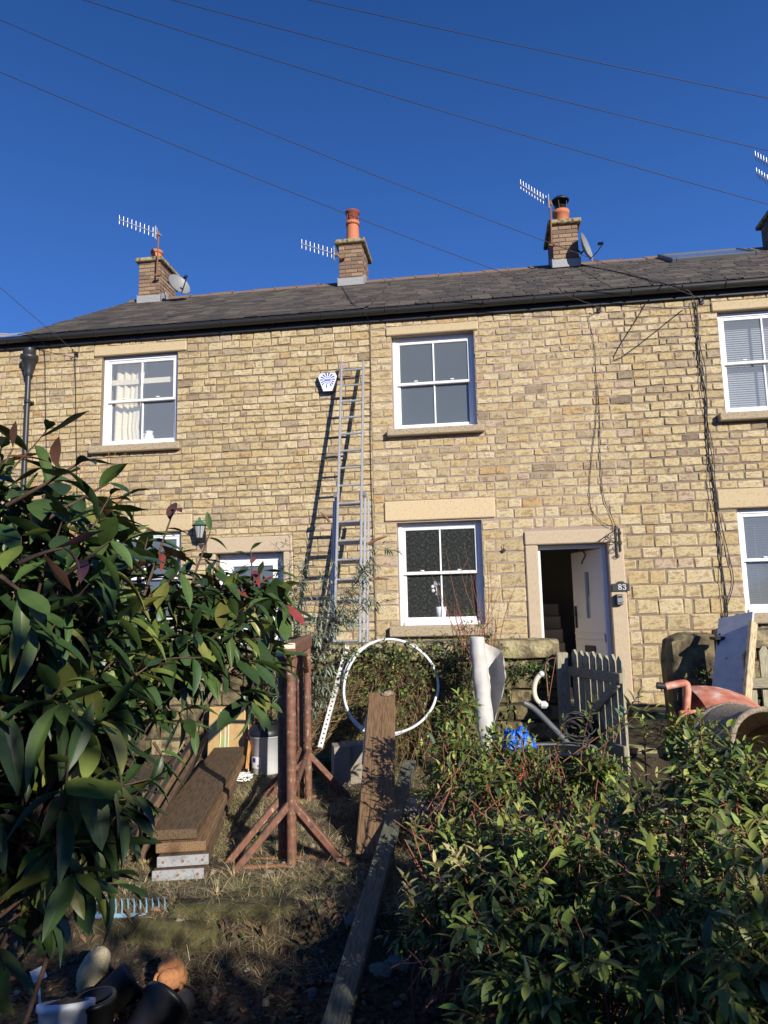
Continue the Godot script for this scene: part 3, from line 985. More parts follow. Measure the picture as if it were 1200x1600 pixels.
	part("body", MB.new().lathe([Vector2(0.0, 0), Vector2(0.055, 0), Vector2(0.075, 0.05), Vector2(0.06, 0.10), Vector2(0.045, 0.13), Vector2(0.06, 0.16), Vector2(0.052, 0.16), Vector2(0.04, 0.12)], Transform3D(), 18), M.plastic_white, jug)
	part("handle", MB.new().tube([Vector3(-0.05, 0.13, 0), Vector3(-0.095, 0.12, 0), Vector3(-0.1, 0.08, 0), Vector3(-0.065, 0.05, 0)], 0.009, 6), M.plastic_white, jug)

func lead_strip() -> MB:
	var mb := MB.new()
	var rows := []
	for k in 3:
		var row := []
		for i in 14:
			var t := i / 13.0
			var x: float = lerp(-7.06, -5.35, t)
			row.append(Vector3(x, 4.845 + k * 0.055 * (1.0 - t) + 0.006 * sin(i * 2.3) + 0.01, 0.20 - k * 0.06))
		rows.append(row)
	mb.sheet(rows)
	return mb

func build_middle_house() -> void:
	var x0 := -1.425; var x1 := 1.83
	var h := thing("terrace_house", "buff stone terrace house with pale pointing and an open front door", "house", Vector3.ZERO, Basis(), "houses of the stone terrace")
	var up := Rect2(-1.125, 3.165, 1.13, 1.335)
	var low := Rect2(-1.11, 0.54, 1.115, 1.36)
	var door := Rect2(0.715, GROUND + 0.17, 0.868, 1.54 - GROUND - 0.17)
	var wall := build_shell(h, x0, x1, [up, low, door], M.mortar_pale)
	var blocked := [up, low, door]
	for q in [["lintel", Rect2(-1.20, 4.50, 1.27, 0.125), 0.03, M.lintel_gold], ["window_sill", Rect2(-1.21, 3.065, 1.31, 0.10), 0.11, M.sill],
			["lintel", Rect2(-1.275, 1.92, 1.47, 0.27), 0.032, M.lintel], ["window_sill", Rect2(-1.24, 0.40, 1.36, 0.14), 0.10, M.sill],
			["lintel", Rect2(0.545, 1.54, 1.24, 0.18), 0.035, M.surround]]:
		var r: Rect2 = q[1]
		part(q[0], MB.new().span(Vector3(r.position.x + 0.004, r.position.y + 0.003, -0.3), Vector3(r.end.x - 0.004, r.end.y - 0.003, q[2]), 0.012), q[3], h)
		blocked.append(r)
	for r in [Rect2(0.545, GROUND, 0.17, 1.54 - GROUND), Rect2(1.583, GROUND, 0.20, 1.54 - GROUND)]:
		part("door_jamb", MB.new().span(Vector3(r.position.x + 0.003, r.position.y, -0.3), Vector3(r.end.x - 0.001, r.end.y - 0.003, 0.032), 0.014), M.surround, h)
		blocked.append(r)
	part("doorstep", MB.new().span(Vector3(0.60, GROUND - 0.05, -0.33), Vector3(1.70, GROUND + 0.17, 0.30), 0.02), M.coping, h)
	rng.seed = 22
	set_stones(lay_stones(x0, x1, toothed(courses, 0), blocked, 0.017, 0.16, 0.32), stone_kinds, stone_mats.house, [5, 4, 1.8, 1.0, 2, 0.9, 4, 0.3, 0.08, 0.0], wall, 0.0, 0.010)
	sash_window(h, up, M.glass_hazy, 0.10)
	sash_window(h, low, M.glass_dusty, 0.10)
	# the open door, hinged on its right jamb
	var fr := MB.new()
	var dz := -0.12
	fr.span(Vector3(door.position.x, door.position.y, dz - 0.07), Vector3(door.position.x + 0.035, door.end.y, dz), 0.005)
	fr.span(Vector3(door.end.x - 0.055, door.position.y, dz - 0.07), Vector3(door.end.x, door.end.y, dz), 0.005)
	fr.span(Vector3(door.position.x + 0.035, door.end.y - 0.05, dz - 0.07), Vector3(door.end.x - 0.055, door.end.y, dz), 0.005)
	var dr := part("front_door", fr, M.upvc, h)
	var W := 0.775; var H := door.size.y - 0.07
	var hinge := Transform3D(Basis(Vector3.UP, deg_to_rad(-68)), Vector3(door.end.x - 0.06, door.position.y + 0.012, dz - 0.045))
	var leaf := MB.new()
	slab_with_holes(leaf, -W, 0, 0, H, -0.045, 0.0, [Rect2(-W / 2 - 0.055, 1.0, 0.11, 0.62)])
	for v in leaf.v.size(): leaf.v[v] = hinge * leaf.v[v]
	for v in leaf.n.size(): leaf.n[v] = hinge.basis * leaf.n[v]
	part("door_leaf", leaf, M.door_white, dr)
	part("pane", MB.new().bev(hinge * Vector3(-W / 2, 1.31, -0.022), Vector3(0.11, 0.62, 0.006), 0.0, hinge.basis), M.glass_hazy, dr)
	part("midrail", MB.new().bev(hinge * Vector3(-W / 2, 0.80, 0.006), Vector3(W - 0.01, 0.03, 0.014), 0.004, hinge.basis), M.door_white, dr)
	part("midrail", MB.new().bev(hinge * Vector3(-W / 2, 0.72, 0.006), Vector3(W - 0.01, 0.015, 0.014), 0.004, hinge.basis), M.door_white, dr)
	part("letter_plate", MB.new().bev(hinge * Vector3(-W / 2, 0.60, 0.008), Vector3(0.26, 0.085, 0.018), 0.005, hinge.basis), M.iron, dr)
	part("handle", MB.new().bev(hinge * Vector3(-W + 0.06, 1.02, 0.012), Vector3(0.035, 0.30, 0.02), 0.005, hinge.basis).tube([hinge * Vector3(-W + 0.06, 1.05, 0.02), hinge * Vector3(-W + 0.06, 1.05, 0.06), hinge * Vector3(-W + 0.17, 1.05, 0.06)], 0.010, 6), M.iron, dr)
	part("hinge", MB.new().tube([hinge * Vector3(0.01, 0.70, 0.012), hinge * Vector3(0.01, 0.80, 0.012)], 0.012, 6), M.steel, dr)
	var kn := []
	for i in 9:
		var t := i / 8.0
		kn.append(hinge * Vector3(-W / 2 - 0.03 + 0.05 * sin(t * 5.0), 1.90 - t * 0.17, 0.015))
	part("hanging_charm", MB.new().tube(kn, 0.008, 5), M.iron, dr)
	# stairs in the hall
	for k in 7:
		part("stair", MB.new().span(Vector3(0.60, GROUND + 0.0 + k * 0.2, -1.5 - k * 0.24), Vector3(1.2, GROUND + 0.2 + k * 0.2, -1.26 - k * 0.24), 0.01), M.hall, h)
	part("partition", MB.new().span(Vector3(0.42, GROUND + 0.012, -3.28), Vector3(0.5, 2.29, -0.345)), M.hall, h)
	part("partition", MB.new().span(Vector3(1.64, GROUND + 0.012, -3.28), Vector3(1.70, 2.29, -0.345)), M.hall, h)
	build_roof(h, x0, x1)
	build_gutter(h, x0, x1)
	build_chimney(h, 1.66, 0.45, 0.85, 7.40, 2)
	# what shows in the windows
	var vp := pz(690, 963, -0.24)
	var vase := thing("vase", "white tapered vase on the sill inside the ground floor window", "vase", Vector3(vp.x, 0.59, -0.24))
	part("body", MB.new().lathe([Vector2(0, 0), Vector2(0.05, 0), Vector2(0.075, 0.19), Vector2(0.068, 0.19), Vector2(0.046, 0.02)], Transform3D(), 18), M.plastic_white, vase)
	var fl := thing("flower_spray", "white flowers on a thin stem standing in the vase", "flower", Vector3(vp.x, 0.62, -0.24))
	part("stem", MB.new().tube([Vector3(0, 0, 0), Vector3(-0.03, 0.25, 0), Vector3(-0.07, 0.47, 0.01)], 0.004, 5), M.leaf_dull, fl)
	rng.seed = 5
	for k in 7:
		var b := MB.new()
		var p := Vector3(-0.075 + rf(-0.045, 0.045), 0.36 + rf(-0.04, 0.13), rf(-0.03, 0.03))
		for j in 5:
			var q := Basis(Vector3(0, 0, 1), TAU * j / 5 + k) * Basis(Vector3.UP, 0.5)
			b.bev(p + q * Vector3(0.014, 0, 0), Vector3(0.026, 0.016, 0.004), 0.002, q)
		part("blossom", b, M.plastic_white, fl)

func build_right_house() -> void:
	var x0 := 1.83; var x1 := 5.7
	var h := thing("terrace_house", "buff stone terrace house with slatted blinds behind its white windows", "house", Vector3.ZERO, Basis(), "houses of the stone terrace")
	var up := Rect2(3.165, 3.14, 1.13, 1.37)
	var low := Rect2(3.19, 0.61, 1.13, 1.30)
	var wall := build_shell(h, x0, x1, [up, low], M.mortar_grey)
	var blocked := [up, low]
	for q in [["lintel", Rect2(3.09, 4.51, 1.3, 0.135), 0.03, M.lintel_gold], ["window_sill", Rect2(3.05, 3.03, 1.36, 0.11), 0.11, M.sill],
			["lintel", Rect2(2.96, 1.915, 1.5, 0.25), 0.03, M.lintel_gold], ["window_sill", Rect2(3.07, 0.48, 1.36, 0.13), 0.10, M.sill]]:
		var r: Rect2 = q[1]
		part(q[0], MB.new().span(Vector3(r.position.x + 0.004, r.position.y + 0.003, -0.3), Vector3(r.end.x - 0.004, r.end.y - 0.003, q[2]), 0.012), q[3], h)
		blocked.append(r)
	rng.seed = 23
	set_stones(lay_stones(x0, x1, toothed(courses, 1), blocked, 0.018, 0.16, 0.33), stone_kinds, stone_mats.house, [5, 4, 1.6, 0.5, 2, 1, 4, 0.3, 0.25, 0.05], wall, 0.0, 0.012)
	sash_window(h, up, M.glass, 0.07)
	sash_window(h, low, M.glass, 0.07)
	build_roof(h, x0, x1)
	build_gutter(h, x0, x1)
	build_chimney(h, 5.43, 0.45, 0.85, 7.42, 0)
	# roof window
	var sl := roof_point(1, 0) - roof_point(0, 0)
	var A := pz(1035, 408, -2.5)
	var t0 := 0.72; var t1 := 0.96
	var xa := 3.3; var xb := 4.6
	var q := along(Vector3.RIGHT, roof_point(0, 0, 1.0) - roof_point(0, 0))
	var c := (roof_point(t0, xa, 0.05) + roof_point(t1, xb, 0.05)) / 2
	var dl := sl.length() * (t1 - t0)
	var fr := MB.new()
	for s in [-1, 1]:
		fr.bev(c + q * Vector3(s * (xb - xa) / 2, 0, 0), Vector3(0.07, 0.075, dl + 0.07), 0.01, q)
		fr.bev(c + q * Vector3(0, 0, s * dl / 2), Vector3(xb - xa - 0.07, 0.07, 0.07), 0.01, q)
	var w := part("roof_window", fr, M.zinc, h)
	part("pane", MB.new().bev(c + q * Vector3(0, 0.02, 0), Vector3(xb - xa - 0.09, 0.006, dl - 0.09), 0.0, q), M.glass, w)
	part("sky_reflection_sheet", MB.new().bev(c + q * Vector3(0, -0.03, 0), Vector3(xb - xa - 0.09, 0.006, dl - 0.09), 0.0, q), M.pale_blind, w)  # added sheet; its pale colour stands in for sky reflected in the pane
	# slatted blinds
	for k in 2:
		var r: Rect2 = [up, low][k]
		var b := thing("slatted_blind", "white slatted blind closed behind the upper window beside the thick cables" if k == 0 else "dark slatted blind half open behind the lower window by the leaning boards", "blind", Vector3(r.position.x + r.size.x / 2, r.position.y, -0.24))
		var slat := MB.new().bev(Vector3.ZERO, Vector3(r.size.x - 0.08, 0.003, 0.030), 0.0, Basis(Vector3.RIGHT, 0.95 if k == 0 else 0.15)).mesh()
		var y := 0.06
		while y < r.size.y - 0.06:
			piece("slat", slat, M.pale_blind if k == 0 else M.dark_blind, b, Transform3D(Basis(), Vector3(0, y, 0)))
			y += 0.030
		part("headrail", MB.new().bev(Vector3(0, r.size.y - 0.04, 0), Vector3(r.size.x - 0.08, 0.03, 0.04), 0.004), M.pale_blind, b)
		for s in [-0.3, 0.3]:
			part("cord", MB.new().tube([Vector3(s, 0.05, 0.018), Vector3(s, r.size.y - 0.05, 0.018)], 0.0015, 4), M.pale_blind, b)

func build_end_house() -> void:
	# the terrace goes on beyond the frame on both sides; the overhead cables run to it
	var h := thing("terrace_house", "plain stone terrace house continuing the row past the roof window", "house", Vector3.ZERO, Basis(), "houses of the stone terrace")
	part("wall", MB.new().span(Vector3(5.7, GROUND - 0.3, -6.7), Vector3(12.2, EAVES, 0.0)), M.mortar_grey, h)
	var z_back := RIDGE.x * 2 - DRIP.x
	var rm := MB.new()
	rm.quad(Vector3(5.7, DRIP.y, DRIP.x), Vector3(12.2, DRIP.y, DRIP.x), Vector3(12.2, RIDGE.y, RIDGE.x), Vector3(5.7, RIDGE.y, RIDGE.x))
	rm.quad(Vector3(12.2, DRIP.y, z_back), Vector3(5.7, DRIP.y, z_back), Vector3(5.7, RIDGE.y, RIDGE.x), Vector3(12.2, RIDGE.y, RIDGE.x))
	part("roof", rm, stone_mats.slate[1], h)
	build_gutter(h, 5.7, 12.2)
	var n := thing("rendered_house", "white rendered house joining the terrace beyond the black downpipe", "house")
	part("wall", MB.new().span(Vector3(-12, GROUND - 0.3, -5), Vector3(-7.07, 4.60, -0.06)), M.white, n)
	part("roof", MB.new().quad_ret(Vector3(-12, 4.6, 0.1), Vector3(-7.07, 4.6, 0.1), Vector3(-7.07, 5.4, -2.6), Vector3(-12, 5.4, -2.6)), stone_mats.slate[0], n)

# ---------- ground ----------
var bump := FastNoiseLite.new()

func ground_y(x: float, z: float) -> float:
	var y := -0.95
	y = lerp(y, -0.755, 1.0 - smoothstep(5.80, 5.95, z))
	y = lerp(y, -0.66, 1.0 - smoothstep(2.2, 2.7, z))
	var near: float = clamp(1.0 - abs(x) / 14.0, 0, 1)
	y += bump.get_noise_2d(x * 60, z * 60) * 0.05 * near
	if z > 10.5: y += (z - 10.5) * 0.01
	return y

func build_ground() -> void:
	bump.seed = 4; bump.frequency = 0.02; bump.fractal_octaves = 4
	var xs := []; var zs := []
	var v := -160.0
	while v < -5.0: xs.append(v); v += max(0.4, (-5.0 - v) * 0.3)
	v = -5.0
	while v < 5.0: xs.append(v); v += 0.10
	while v < 160.0: xs.append(v); v += max(0.4, (v - 5.0) * 0.4)
	xs.append(160.0)
	v = -120.0
	while v < -0.4: zs.append(v); v += max(0.4, (-0.4 - v) * 0.3)
	v = -0.4
	while v < 11.0: zs.append(v); v += 0.10
	while v < 160.0: zs.append(v); v += max(0.4, (v - 11.0) * 0.4)
	zs.append(160.0)
	var rows := []
	for i in range(zs.size() - 1, -1, -1):
		var row := []
		for x in xs: row.append(Vector3(x, ground_y(x, zs[i]), zs[i]))
		rows.append(row)
	structure("ground", MB.new().sheet(rows), M.soil)
	# flagstones between the garden wall and the house
	var fp := structure("front_path", MB.new().span(Vector3(-7, -0.74, 0.02), Vector3(5.5, -0.645, 2.25)), M.joint_earth)
	rng.seed = 31
	var z := 0.03
	while z < 2.2:
		var d := rf(0.42, 0.6)
		if z + d > 2.1: d = 2.25 - z
		var x := -2.0 - rf(0, 0.4)
		while x < 5.0:
			var w := rf(0.5, 0.95)
			part("flagstone", MB.new().bev(Vector3(x + w / 2, -0.645 + rf(-0.006, 0.008), z + d / 2), Vector3(w - 0.02, 0.08, d - 0.02), 0.012, Basis(Vector3(rf(-1, 1), 0, rf(-1, 1)).normalized(), 0.006)), M.flag, fp)
			x += w
		z += d
	var st := thing("stone_step", "worn stone step at the foot of the house wall behind the picket gate", "step")
	part("tread", MB.new().span(Vector3(1.72, -0.66, 0.06), Vector3(2.75, -0.50, 0.34), 0.02), M.coping, st)

# ---------- things fixed to the houses ----------
func build_fittings() -> void:
	rng.seed = 41
	# downpipe with hopper
	var dp := pz(44, 600, 0.09)
	var t := thing("downpipe", "black downpipe with tapered hopper head at the end of the terrace", "downpipe", Vector3(dp.x, GROUND, 0.09))
	part("pipe", MB.new().tube([Vector3(0, 0, 0), Vector3(0, 4.9, 0)], 0.037, 14), M.gutter, t)
	part("hopper", MB.new().lathe([Vector2(0.045, 4.86), Vector2(0.06, 4.9), Vector2(0.06, 4.93), Vector2(0.105, 5.10), Vector2(0.125, 5.12), Vector2(0.125, 5.17), Vector2(0.09, 5.19), Vector2(0.09, 5.27)], Transform3D(), 12), M.gutter, t)
	for y in [0.8, 2.6, 4.45]:
		part("collar", MB.new().lathe([Vector2(0.037, y), Vector2(0.046, y), Vector2(0.046, y + 0.05), Vector2(0.037, y + 0.05)], Transform3D(), 12).bev(Vector3(0, y + 0.025, -0.05), Vector3(0.13, 0.03, 0.05), 0.004), M.gutter, t)
	# alarm box
	var ap := pz(513, 598, 0.05)
	t = thing("alarm_box", "white and blue burglar alarm box with sunburst beside the ladder top", "alarm box", Vector3(ap.x, ap.y, 0.012))
	var hex := PackedVector2Array([Vector2(-0.065, -0.14), Vector2(0.065, -0.14), Vector2(0.14, 0.07), Vector2(0.115, 0.13), Vector2(-0.115, 0.13), Vector2(-0.14, 0.07)])
	part("housing", MB.new().prism(hex, 0.0, 0.075), M.navy, t)
	var face := PackedVector2Array()
	for p in hex: face.append(p * 0.94)
	part("cover", MB.new().prism(face, 0.075, 0.085), M.plastic_white, t)
	var rays := MB.new()
	for k in 16:
		var g := TAU * (k + 0.5) / 16
		if k in [10, 11, 12, 13]: 
			if k % 2 == 0: continue
		var a := Vector2(cos(g - 0.10), sin(g - 0.10)); var b := Vector2(cos(g + 0.10), sin(g + 0.10))
		var r1 := 0.115 if g < PI else 0.095
		if k == 0 or k == 7: r1 = 0.105
		rays.prism(PackedVector2Array([a * 0.055 + Vector2(0, 0.02), a * r1 + Vector2(0, 0.01), b * r1 + Vector2(0, 0.01), b * 0.055 + Vector2(0, 0.02)]), 0.085, 0.0862)
	part("sunburst_print", rays, M.blue_print, t)
	var rd := MB.new()
	var circ := PackedVector2Array(); var circ2 := PackedVector2Array()
	for k in 20: circ.append(Vector2(cos(TAU * k / 20), sin(TAU * k / 20)) * 0.048 + Vector2(0, 0.02))
	for k in 20: circ2.append(Vector2(cos(TAU * k / 20), sin(TAU * k / 20)) * 0.038 + Vector2(0, 0.02))
	part("roundel", rd.prism(circ, 0.085, 0.0866), mat(Color(0.25, 0.30, 0.55), 0.5), t)
	part("roundel", MB.new().prism(circ2, 0.0866, 0.0875), mat(Color(0.55, 0.58, 0.72), 0.5), t)
	part("roundel_bar", MB.new().span(Vector3(-0.04, 0.013, 0.0875), Vector3(0.04, 0.03, 0.0885)), M.blue_print, t)
	# number plaque and key safe
	var np := pz(970, 917, 0.04)
	t = thing("number_plaque", "dark slate house number plaque reading 83 beside the open door", "sign", Vector3(np.x, np.y, 0.035))
	var pl := PackedVector2Array([Vector2(-0.105, -0.055), Vector2(0.105, -0.055), Vector2(0.105, 0.04), Vector2(0.06, 0.045), Vector2(0.03, 0.07), Vector2(-0.03, 0.07), Vector2(-0.06, 0.045), Vector2(-0.105, 0.04)])
	part("plate", MB.new().prism(pl, 0.0, 0.015), mat(Color(0.018, 0.020, 0.022), 0.5), t)
	var tm := TextMesh.new()
	var sf := SystemFont.new(); sf.font_names = PackedStringArray(["Droid Serif"])
	tm.font = sf; tm.text = "83"; tm.font_size = 32; tm.pixel_size = 0.0029; tm.depth = 0.002
	piece("number", tm, M.white, t, Transform3D(Basis(), Vector3(0.015, -0.005, 0.017)))
	var kp := pz(967, 937, 0.05)
	t = thing("key_safe", "small grey key safe below the slate number plaque", "key safe", Vector3(kp.x, kp.y, 0.032))
	part("body", MB.new().bev(Vector3(0, 0, 0.03), Vector3(0.10, 0.135, 0.06), 0.014), M.black, t)
	part("cover", MB.new().bev(Vector3(0.008, 0.0, 0.066), Vector3(0.075, 0.125, 0.016), 0.006), M.dish, t)
	part("dial", MB.new().bev(Vector3(0.008, 0.035, 0.077), Vector3(0.05, 0.022, 0.008), 0.003), M.black, t)
	part("dial", MB.new().bev(Vector3(0.008, -0.04, 0.077), Vector3(0.05, 0.010, 0.006), 0.002), M.black, t)
	# wrought iron bracket
	var bp := pz(963, 846, 0.04)
	t = thing("scroll_bracket", "black wrought iron scroll bracket at the corner of the door lintel", "bracket", Vector3(bp.x, bp.y, 0.036))
	part("back_bar", MB.new().bev(Vector3(0, 0, 0.012), Vector3(0.022, 0.40, 0.012), 0.003), M.iron, t)
	part("back_bar", MB.new().bev(Vector3(0.045, 0.02, 0.012), Vector3(0.018, 0.30, 0.012), 0.003), M.iron, t)
	var arm := Vector3(-0.30, -0.06, 0.42)
	part("arm", MB.new().tube([Vector3(0, 0.15, 0.02), Vector3(-0.15, 0.06, 0.12), Vector3(-0.25, -0.01, 0.2)], 0.006, 5), M.iron, t)
	for c in [[Vector3(-0.06, 0.06, 0.09), 0.05], [Vector3(-0.08, -0.02, 0.07), 0.045], [Vector3(-0.03, -0.10, 0.05), 0.035], [Vector3(-0.15, 0.03, 0.2), 0.03], [Vector3(0.0, 0.17, 0.03), 0.028], [Vector3(0.0, -0.19, 0.03), 0.028], [Vector3(0.045, 0.1, 0.02), 0.025], [Vector3(0.045, -0.03, 0.02), 0.025]]:
		var pts := []
		for k in 15:
			var g := k * 0.6
			var rr: float = c[1] * (1.0 - k / 20.0)
			pts.append(c[0] + Vector3(-0.86, 0, 0.5) * cos(g) * rr * 1.25 + Vector3(0, sin(g) * rr, 0))
		part("scroll", MB.new().tube(pts, 0.0055, 5), M.iron, t)
	# lantern on the left house
	var lp := pz(312, 828, 0.12)
	t = thing("wall_lantern", "small hexagonal wall lantern with a dark green cap above the evergreen bush", "lantern", Vector3(lp.x, lp.y, 0.13))
	part("glass_body", MB.new().lathe([Vector2(0.045, -0.11), Vector2(0.085, 0.06)], Transform3D(), 6), mat(Color(0.35, 0.37, 0.36), 0.25), t)
	part("roof_cap", MB.new().lathe([Vector2(0.12, 0.06), Vector2(0.10, 0.075), Vector2(0.04, 0.12), Vector2(0.02, 0.14), Vector2(0.02, 0.16), Vector2(0.0, 0.18)], Transform3D(), 6), M.pot_green, t)
	part("foot", MB.new().lathe([Vector2(0.0, -0.15), Vector2(0.03, -0.13), Vector2(0.055, -0.11), Vector2(0.0, -0.108)], Transform3D(), 6), M.black, t)
	part("wall_bracket", MB.new().tube([Vector3(0, -0.13, 0), Vector3(0, -0.16, -0.06), Vector3(0, -0.1, -0.12)], 0.012, 6).bev(Vector3(0, -0.08, -0.115), Vector3(0.10, 0.16, 0.02), 0.006), M.black, t)
	for k in 6:
		var g := TAU * k / 6
		part("glazing_bar", MB.new().tube([Vector3(cos(g) * 0.046, -0.11, -sin(g) * 0.046), Vector3(cos(g) * 0.086, 0.06, -sin(g) * 0.086)], 0.006, 4), M.black, t)
	# aerials and dishes on the chimneys
	aerial("toothed television aerial with rusty mast on the chimney with the small pot", pz(248, 366, -2.6), pz(186, 343, -2.9), pz(245, 432, -2.65), 9)
	aerial("toothed television aerial clamped low on the chimney with the red cowl", pz(526, 398, -2.7), pz(471, 381, -3.0), pz(534, 405, -2.68), 8)
	aerial("toothed television aerial on a mast in front of the chimney with the black cowl", pz(860, 318, -2.62), pz(813, 288, -2.95), pz(862, 385, -2.66), 10)
	aerial("stacked television aerial on the last chimney past the roof window", pz(1222, 268, -2.6), pz(1180, 244, -2.9), pz(1225, 380, -2.66), 9)
	aerial("short white television aerial below the stacked aerial on the last chimney", pz(1222, 296, -2.6), pz(1182, 270, -2.9), pz(1225, 370, -2.66), 9)
	dish("grey satellite dish seen face-on beside the chimney with the small pot", pz(280, 444, -2.5), Vector3(0.95, 0.62, 0.75), pz(262, 440, -2.75), 0.21)
	dish("grey satellite dish seen edge-on beside the chimney with the black cowl", pz(917, 386, -2.6), Vector3(1.0, 0.25, 0.5), pz(899, 387, -2.8), 0.23)
	# ladder
	var top := pz(552, 570, 0.07)
	var foot := Vector3(pz(549, 1000, 0.95).x + 0.01, -0.60, 1.42)
	var dir := (top - foot)
	var L := dir.length()
	var q := Basis(Vector3.UP.cross(Vector3.BACK), dir.normalized(), Vector3.BACK)
	var yv := dir.normalized(); var xv := Vector3(1, 0, 0); xv = (xv - yv * xv.dot(yv)).normalized(); q = Basis(xv, yv, xv.cross(yv))
	t = thing("extension_ladder", "aluminium extension ladder leaning against the house front by the alarm box", "ladder", foot, q)
	for s in [[0.0, L * 0.585, 0.222, -0.06], [0.1, L * 0.60, 0.187, 0.0], [0.35, L, 0.15, 0.055]]:
		for sx in [-1, 1]:
			part("stile", MB.new().bev(Vector3(sx * s[2], (s[0] + s[1]) / 2, s[3]), Vector3(0.026, s[1] - s[0], 0.062), 0.006), M.alu, t)
		var y: float = s[0] + (0.18 if s[3] > 0 else 0.43 if s[3] == 0.0 else 0.28)
		while y < s[1] - 0.1:
			part("rung", MB.new().tube([Vector3(-s[2], y, s[3]), Vector3(s[2], y, s[3])], 0.015, 8), M.alu, t)
			y += 0.25
	for sx in [-1, 1]:
		part("foot", MB.new().bev(Vector3(sx * 0.222, 0.0, -0.06), Vector3(0.04, 0.06, 0.075), 0.008), M.rubber, t)
		part("guide_bracket", MB.new().bev(Vector3(sx * 0.18, L * 0.60 - 0.05, 0.03), Vector3(0.05, 0.06, 0.11), 0.006), M.steel, t)
	# cables on the wall
	wall_cable("thin black cable hanging down the wall between the ladder and the sash windows", [[530, 440, -2.6], [540, 458, -1.95], [553, 476, -1.0], [570, 490, 0.19], [576, 503, 0.05], [579, 560, 0.024], [579, 700, 0.024], [583, 850, 0.024], [587, 985, 0.024], [588, 1010, 0.024]], 0.0048)
	wall_cable("thin black cable dropping from the eaves beside the downpipe", [[117, 549, 0.05], [118, 600, 0.024], [119, 680, 0.024], [121, 800, 0.024], [123, 900, 0.024]], 0.007)
	wall_cable("slack grey cable dropping from the gutter next to the hopper", [[67, 535, 0.13], [70, 560, 0.03], [71, 640, 0.024], [74, 760, 0.024]], 0.006)
	wall_cable("looping cable running from the eaves down to the scroll bracket", [[922, 488, 0.05], [920, 500, 0.024], [927, 530, 0.024], [930, 560, 0.024], [932, 610, 0.024], [931, 660, 0.024], [925, 710, 0.024], [921, 760, 0.024], [924, 795, 0.024], [940, 815, 0.03], [958, 823, 0.05]], 0.0042)
	wall_cable("second thin cable running down to the scroll bracket", [[934, 600, 0.024], [937, 660, 0.024], [938, 720, 0.024], [943, 775, 0.026], [953, 800, 0.03], [962, 822, 0.045]], 0.0045)
	wall_cable("thin black cable lying down the slates from the edge-on dish", [[904, 412, -2], [930, 418, -2], [965, 425, -2], [1000, 434, -2], [1040, 444, -2], [1075, 454, -2], [1084, 468, 0.16]], 0.008)
	for k in 3:
		var dx: float = [0.0, 5.0, -3.0][k]
		var pts := []
		var base := [[1085, 470], [1088, 500], [1092, 540], [1097, 580], [1101, 620], [1105, 660], [1109, 700], [1114, 760], [1121, 820], [1127, 860], [1131, 910], [1134, 960], [1133, 990]]
		for i in base.size():
			var w := sin(i * 1.9 + k * 2.1) * 3.0
			if k == 1 and i > 7: w += 6.0
			if k == 1 and i == 11: w = -4.0
			if k == 1 and i == 10: w = 12.0
			pts.append([base[i][0] + dx * 0.6 + w, base[i][1], 0.03 + 0.006 * k])
		wall_cable(["thickest of the black cables bundled down the wall beside the blinds", "black cable that loops out near the foot of the thick bundle", "thin black cable twisting round the bundle beside the blinds"][k], pts, [0.0085, 0.0055, 0.0045][k])
	# small hook on the wall
	var hp := pz(787, 860, 0.02)
	t = thing("wall_hook", "small rusty diamond hook between the ground floor window and the door", "hook", hp)
	part("plate", MB.new().bev(Vector3(0, 0, 0.01), Vector3(0.045, 0.045, 0.008), 0.003, Basis(Vector3(0, 0, 1), PI / 4)), M.iron, t)
	part("stem", MB.new().tube([Vector3(0, 0, 0.01), Vector3(0.0, 0.07, 0.02)], 0.004, 5), M.iron, t)

func smooth_path(pts: Array, steps := 5) -> Array:
	var out := []
	for i in pts.size() - 1:
		var a: Vector3 = pts[max(i - 1, 0)]; var b: Vector3 = pts[i]; var c: Vector3 = pts[i + 1]; var d: Vector3 = pts[min(i + 2, pts.size() - 1)]
		for k in steps: out.append(b.cubic_interpolate(c, a, d, float(k) / steps))
	out.append(pts[-1])
	return out

# where the line of sight through a pixel meets the front roof slope
func on_roof(px: float, py: float, lift := 0.03) -> Vector3:
	var a := roof_point(0, 0, lift)
	var nrm := (roof_point(0, 0, 1.0) - roof_point(0, 0)).normalized()
	var d := ray(px, py)
	return EYE + d * nrm.dot(a - EYE) / nrm.dot(d)

func wall_cable(label: String, pts: Array, r: float) -> void:
	var P := []
	for p in pts: P.append(on_roof(p[0], p[1]) if p[2] < -0.5 else pz(p[0], p[1], p[2]))
	var c := part("wall_cable", MB.new().tube(smooth_path(P), r, 6), M.rubber, self)
	tag(c, label, "cable", "cables on the house fronts")

func aerial(label: String, joint: Vector3, tip: Vector3, foot: Vector3, teeth: int) -> void:
	var t := thing("television_aerial", label, "aerial", joint, Basis(), "television aerials on the chimneys")
	var boom := tip - joint
	part("mast", MB.new().tube([foot - joint, Vector3(0, (0.06 if foot.y < joint.y - 0.2 else 0.0), 0)], 0.014, 8), M.rust, t)
	part("boom", MB.new().tube([boom * -0.06, boom], 0.013, 6), M.aerial, t)
	for k in teeth:
		var p := boom * (0.14 + 0.85 * k / (teeth - 1.0))
		part("element", MB.new().tube([p + Vector3(0, 0.095, 0), p - Vector3(0, 0.095, 0)], 0.008, 5), M.aerial, t)
	part("reflector", MB.new().bev(boom * 0.06, Vector3(0.012, 0.26, 0.10), 0.003), M.aerial, t)
	part("clamp", MB.new().bev(Vector3(0, 0, 0), Vector3(0.05, 0.06, 0.05), 0.008), M.rust, t)
	part("wall_clamp", MB.new().bev(foot - joint + Vector3(0, 0.03, -0.02), Vector3(0.10, 0.03, 0.07), 0.004), M.rust, t)

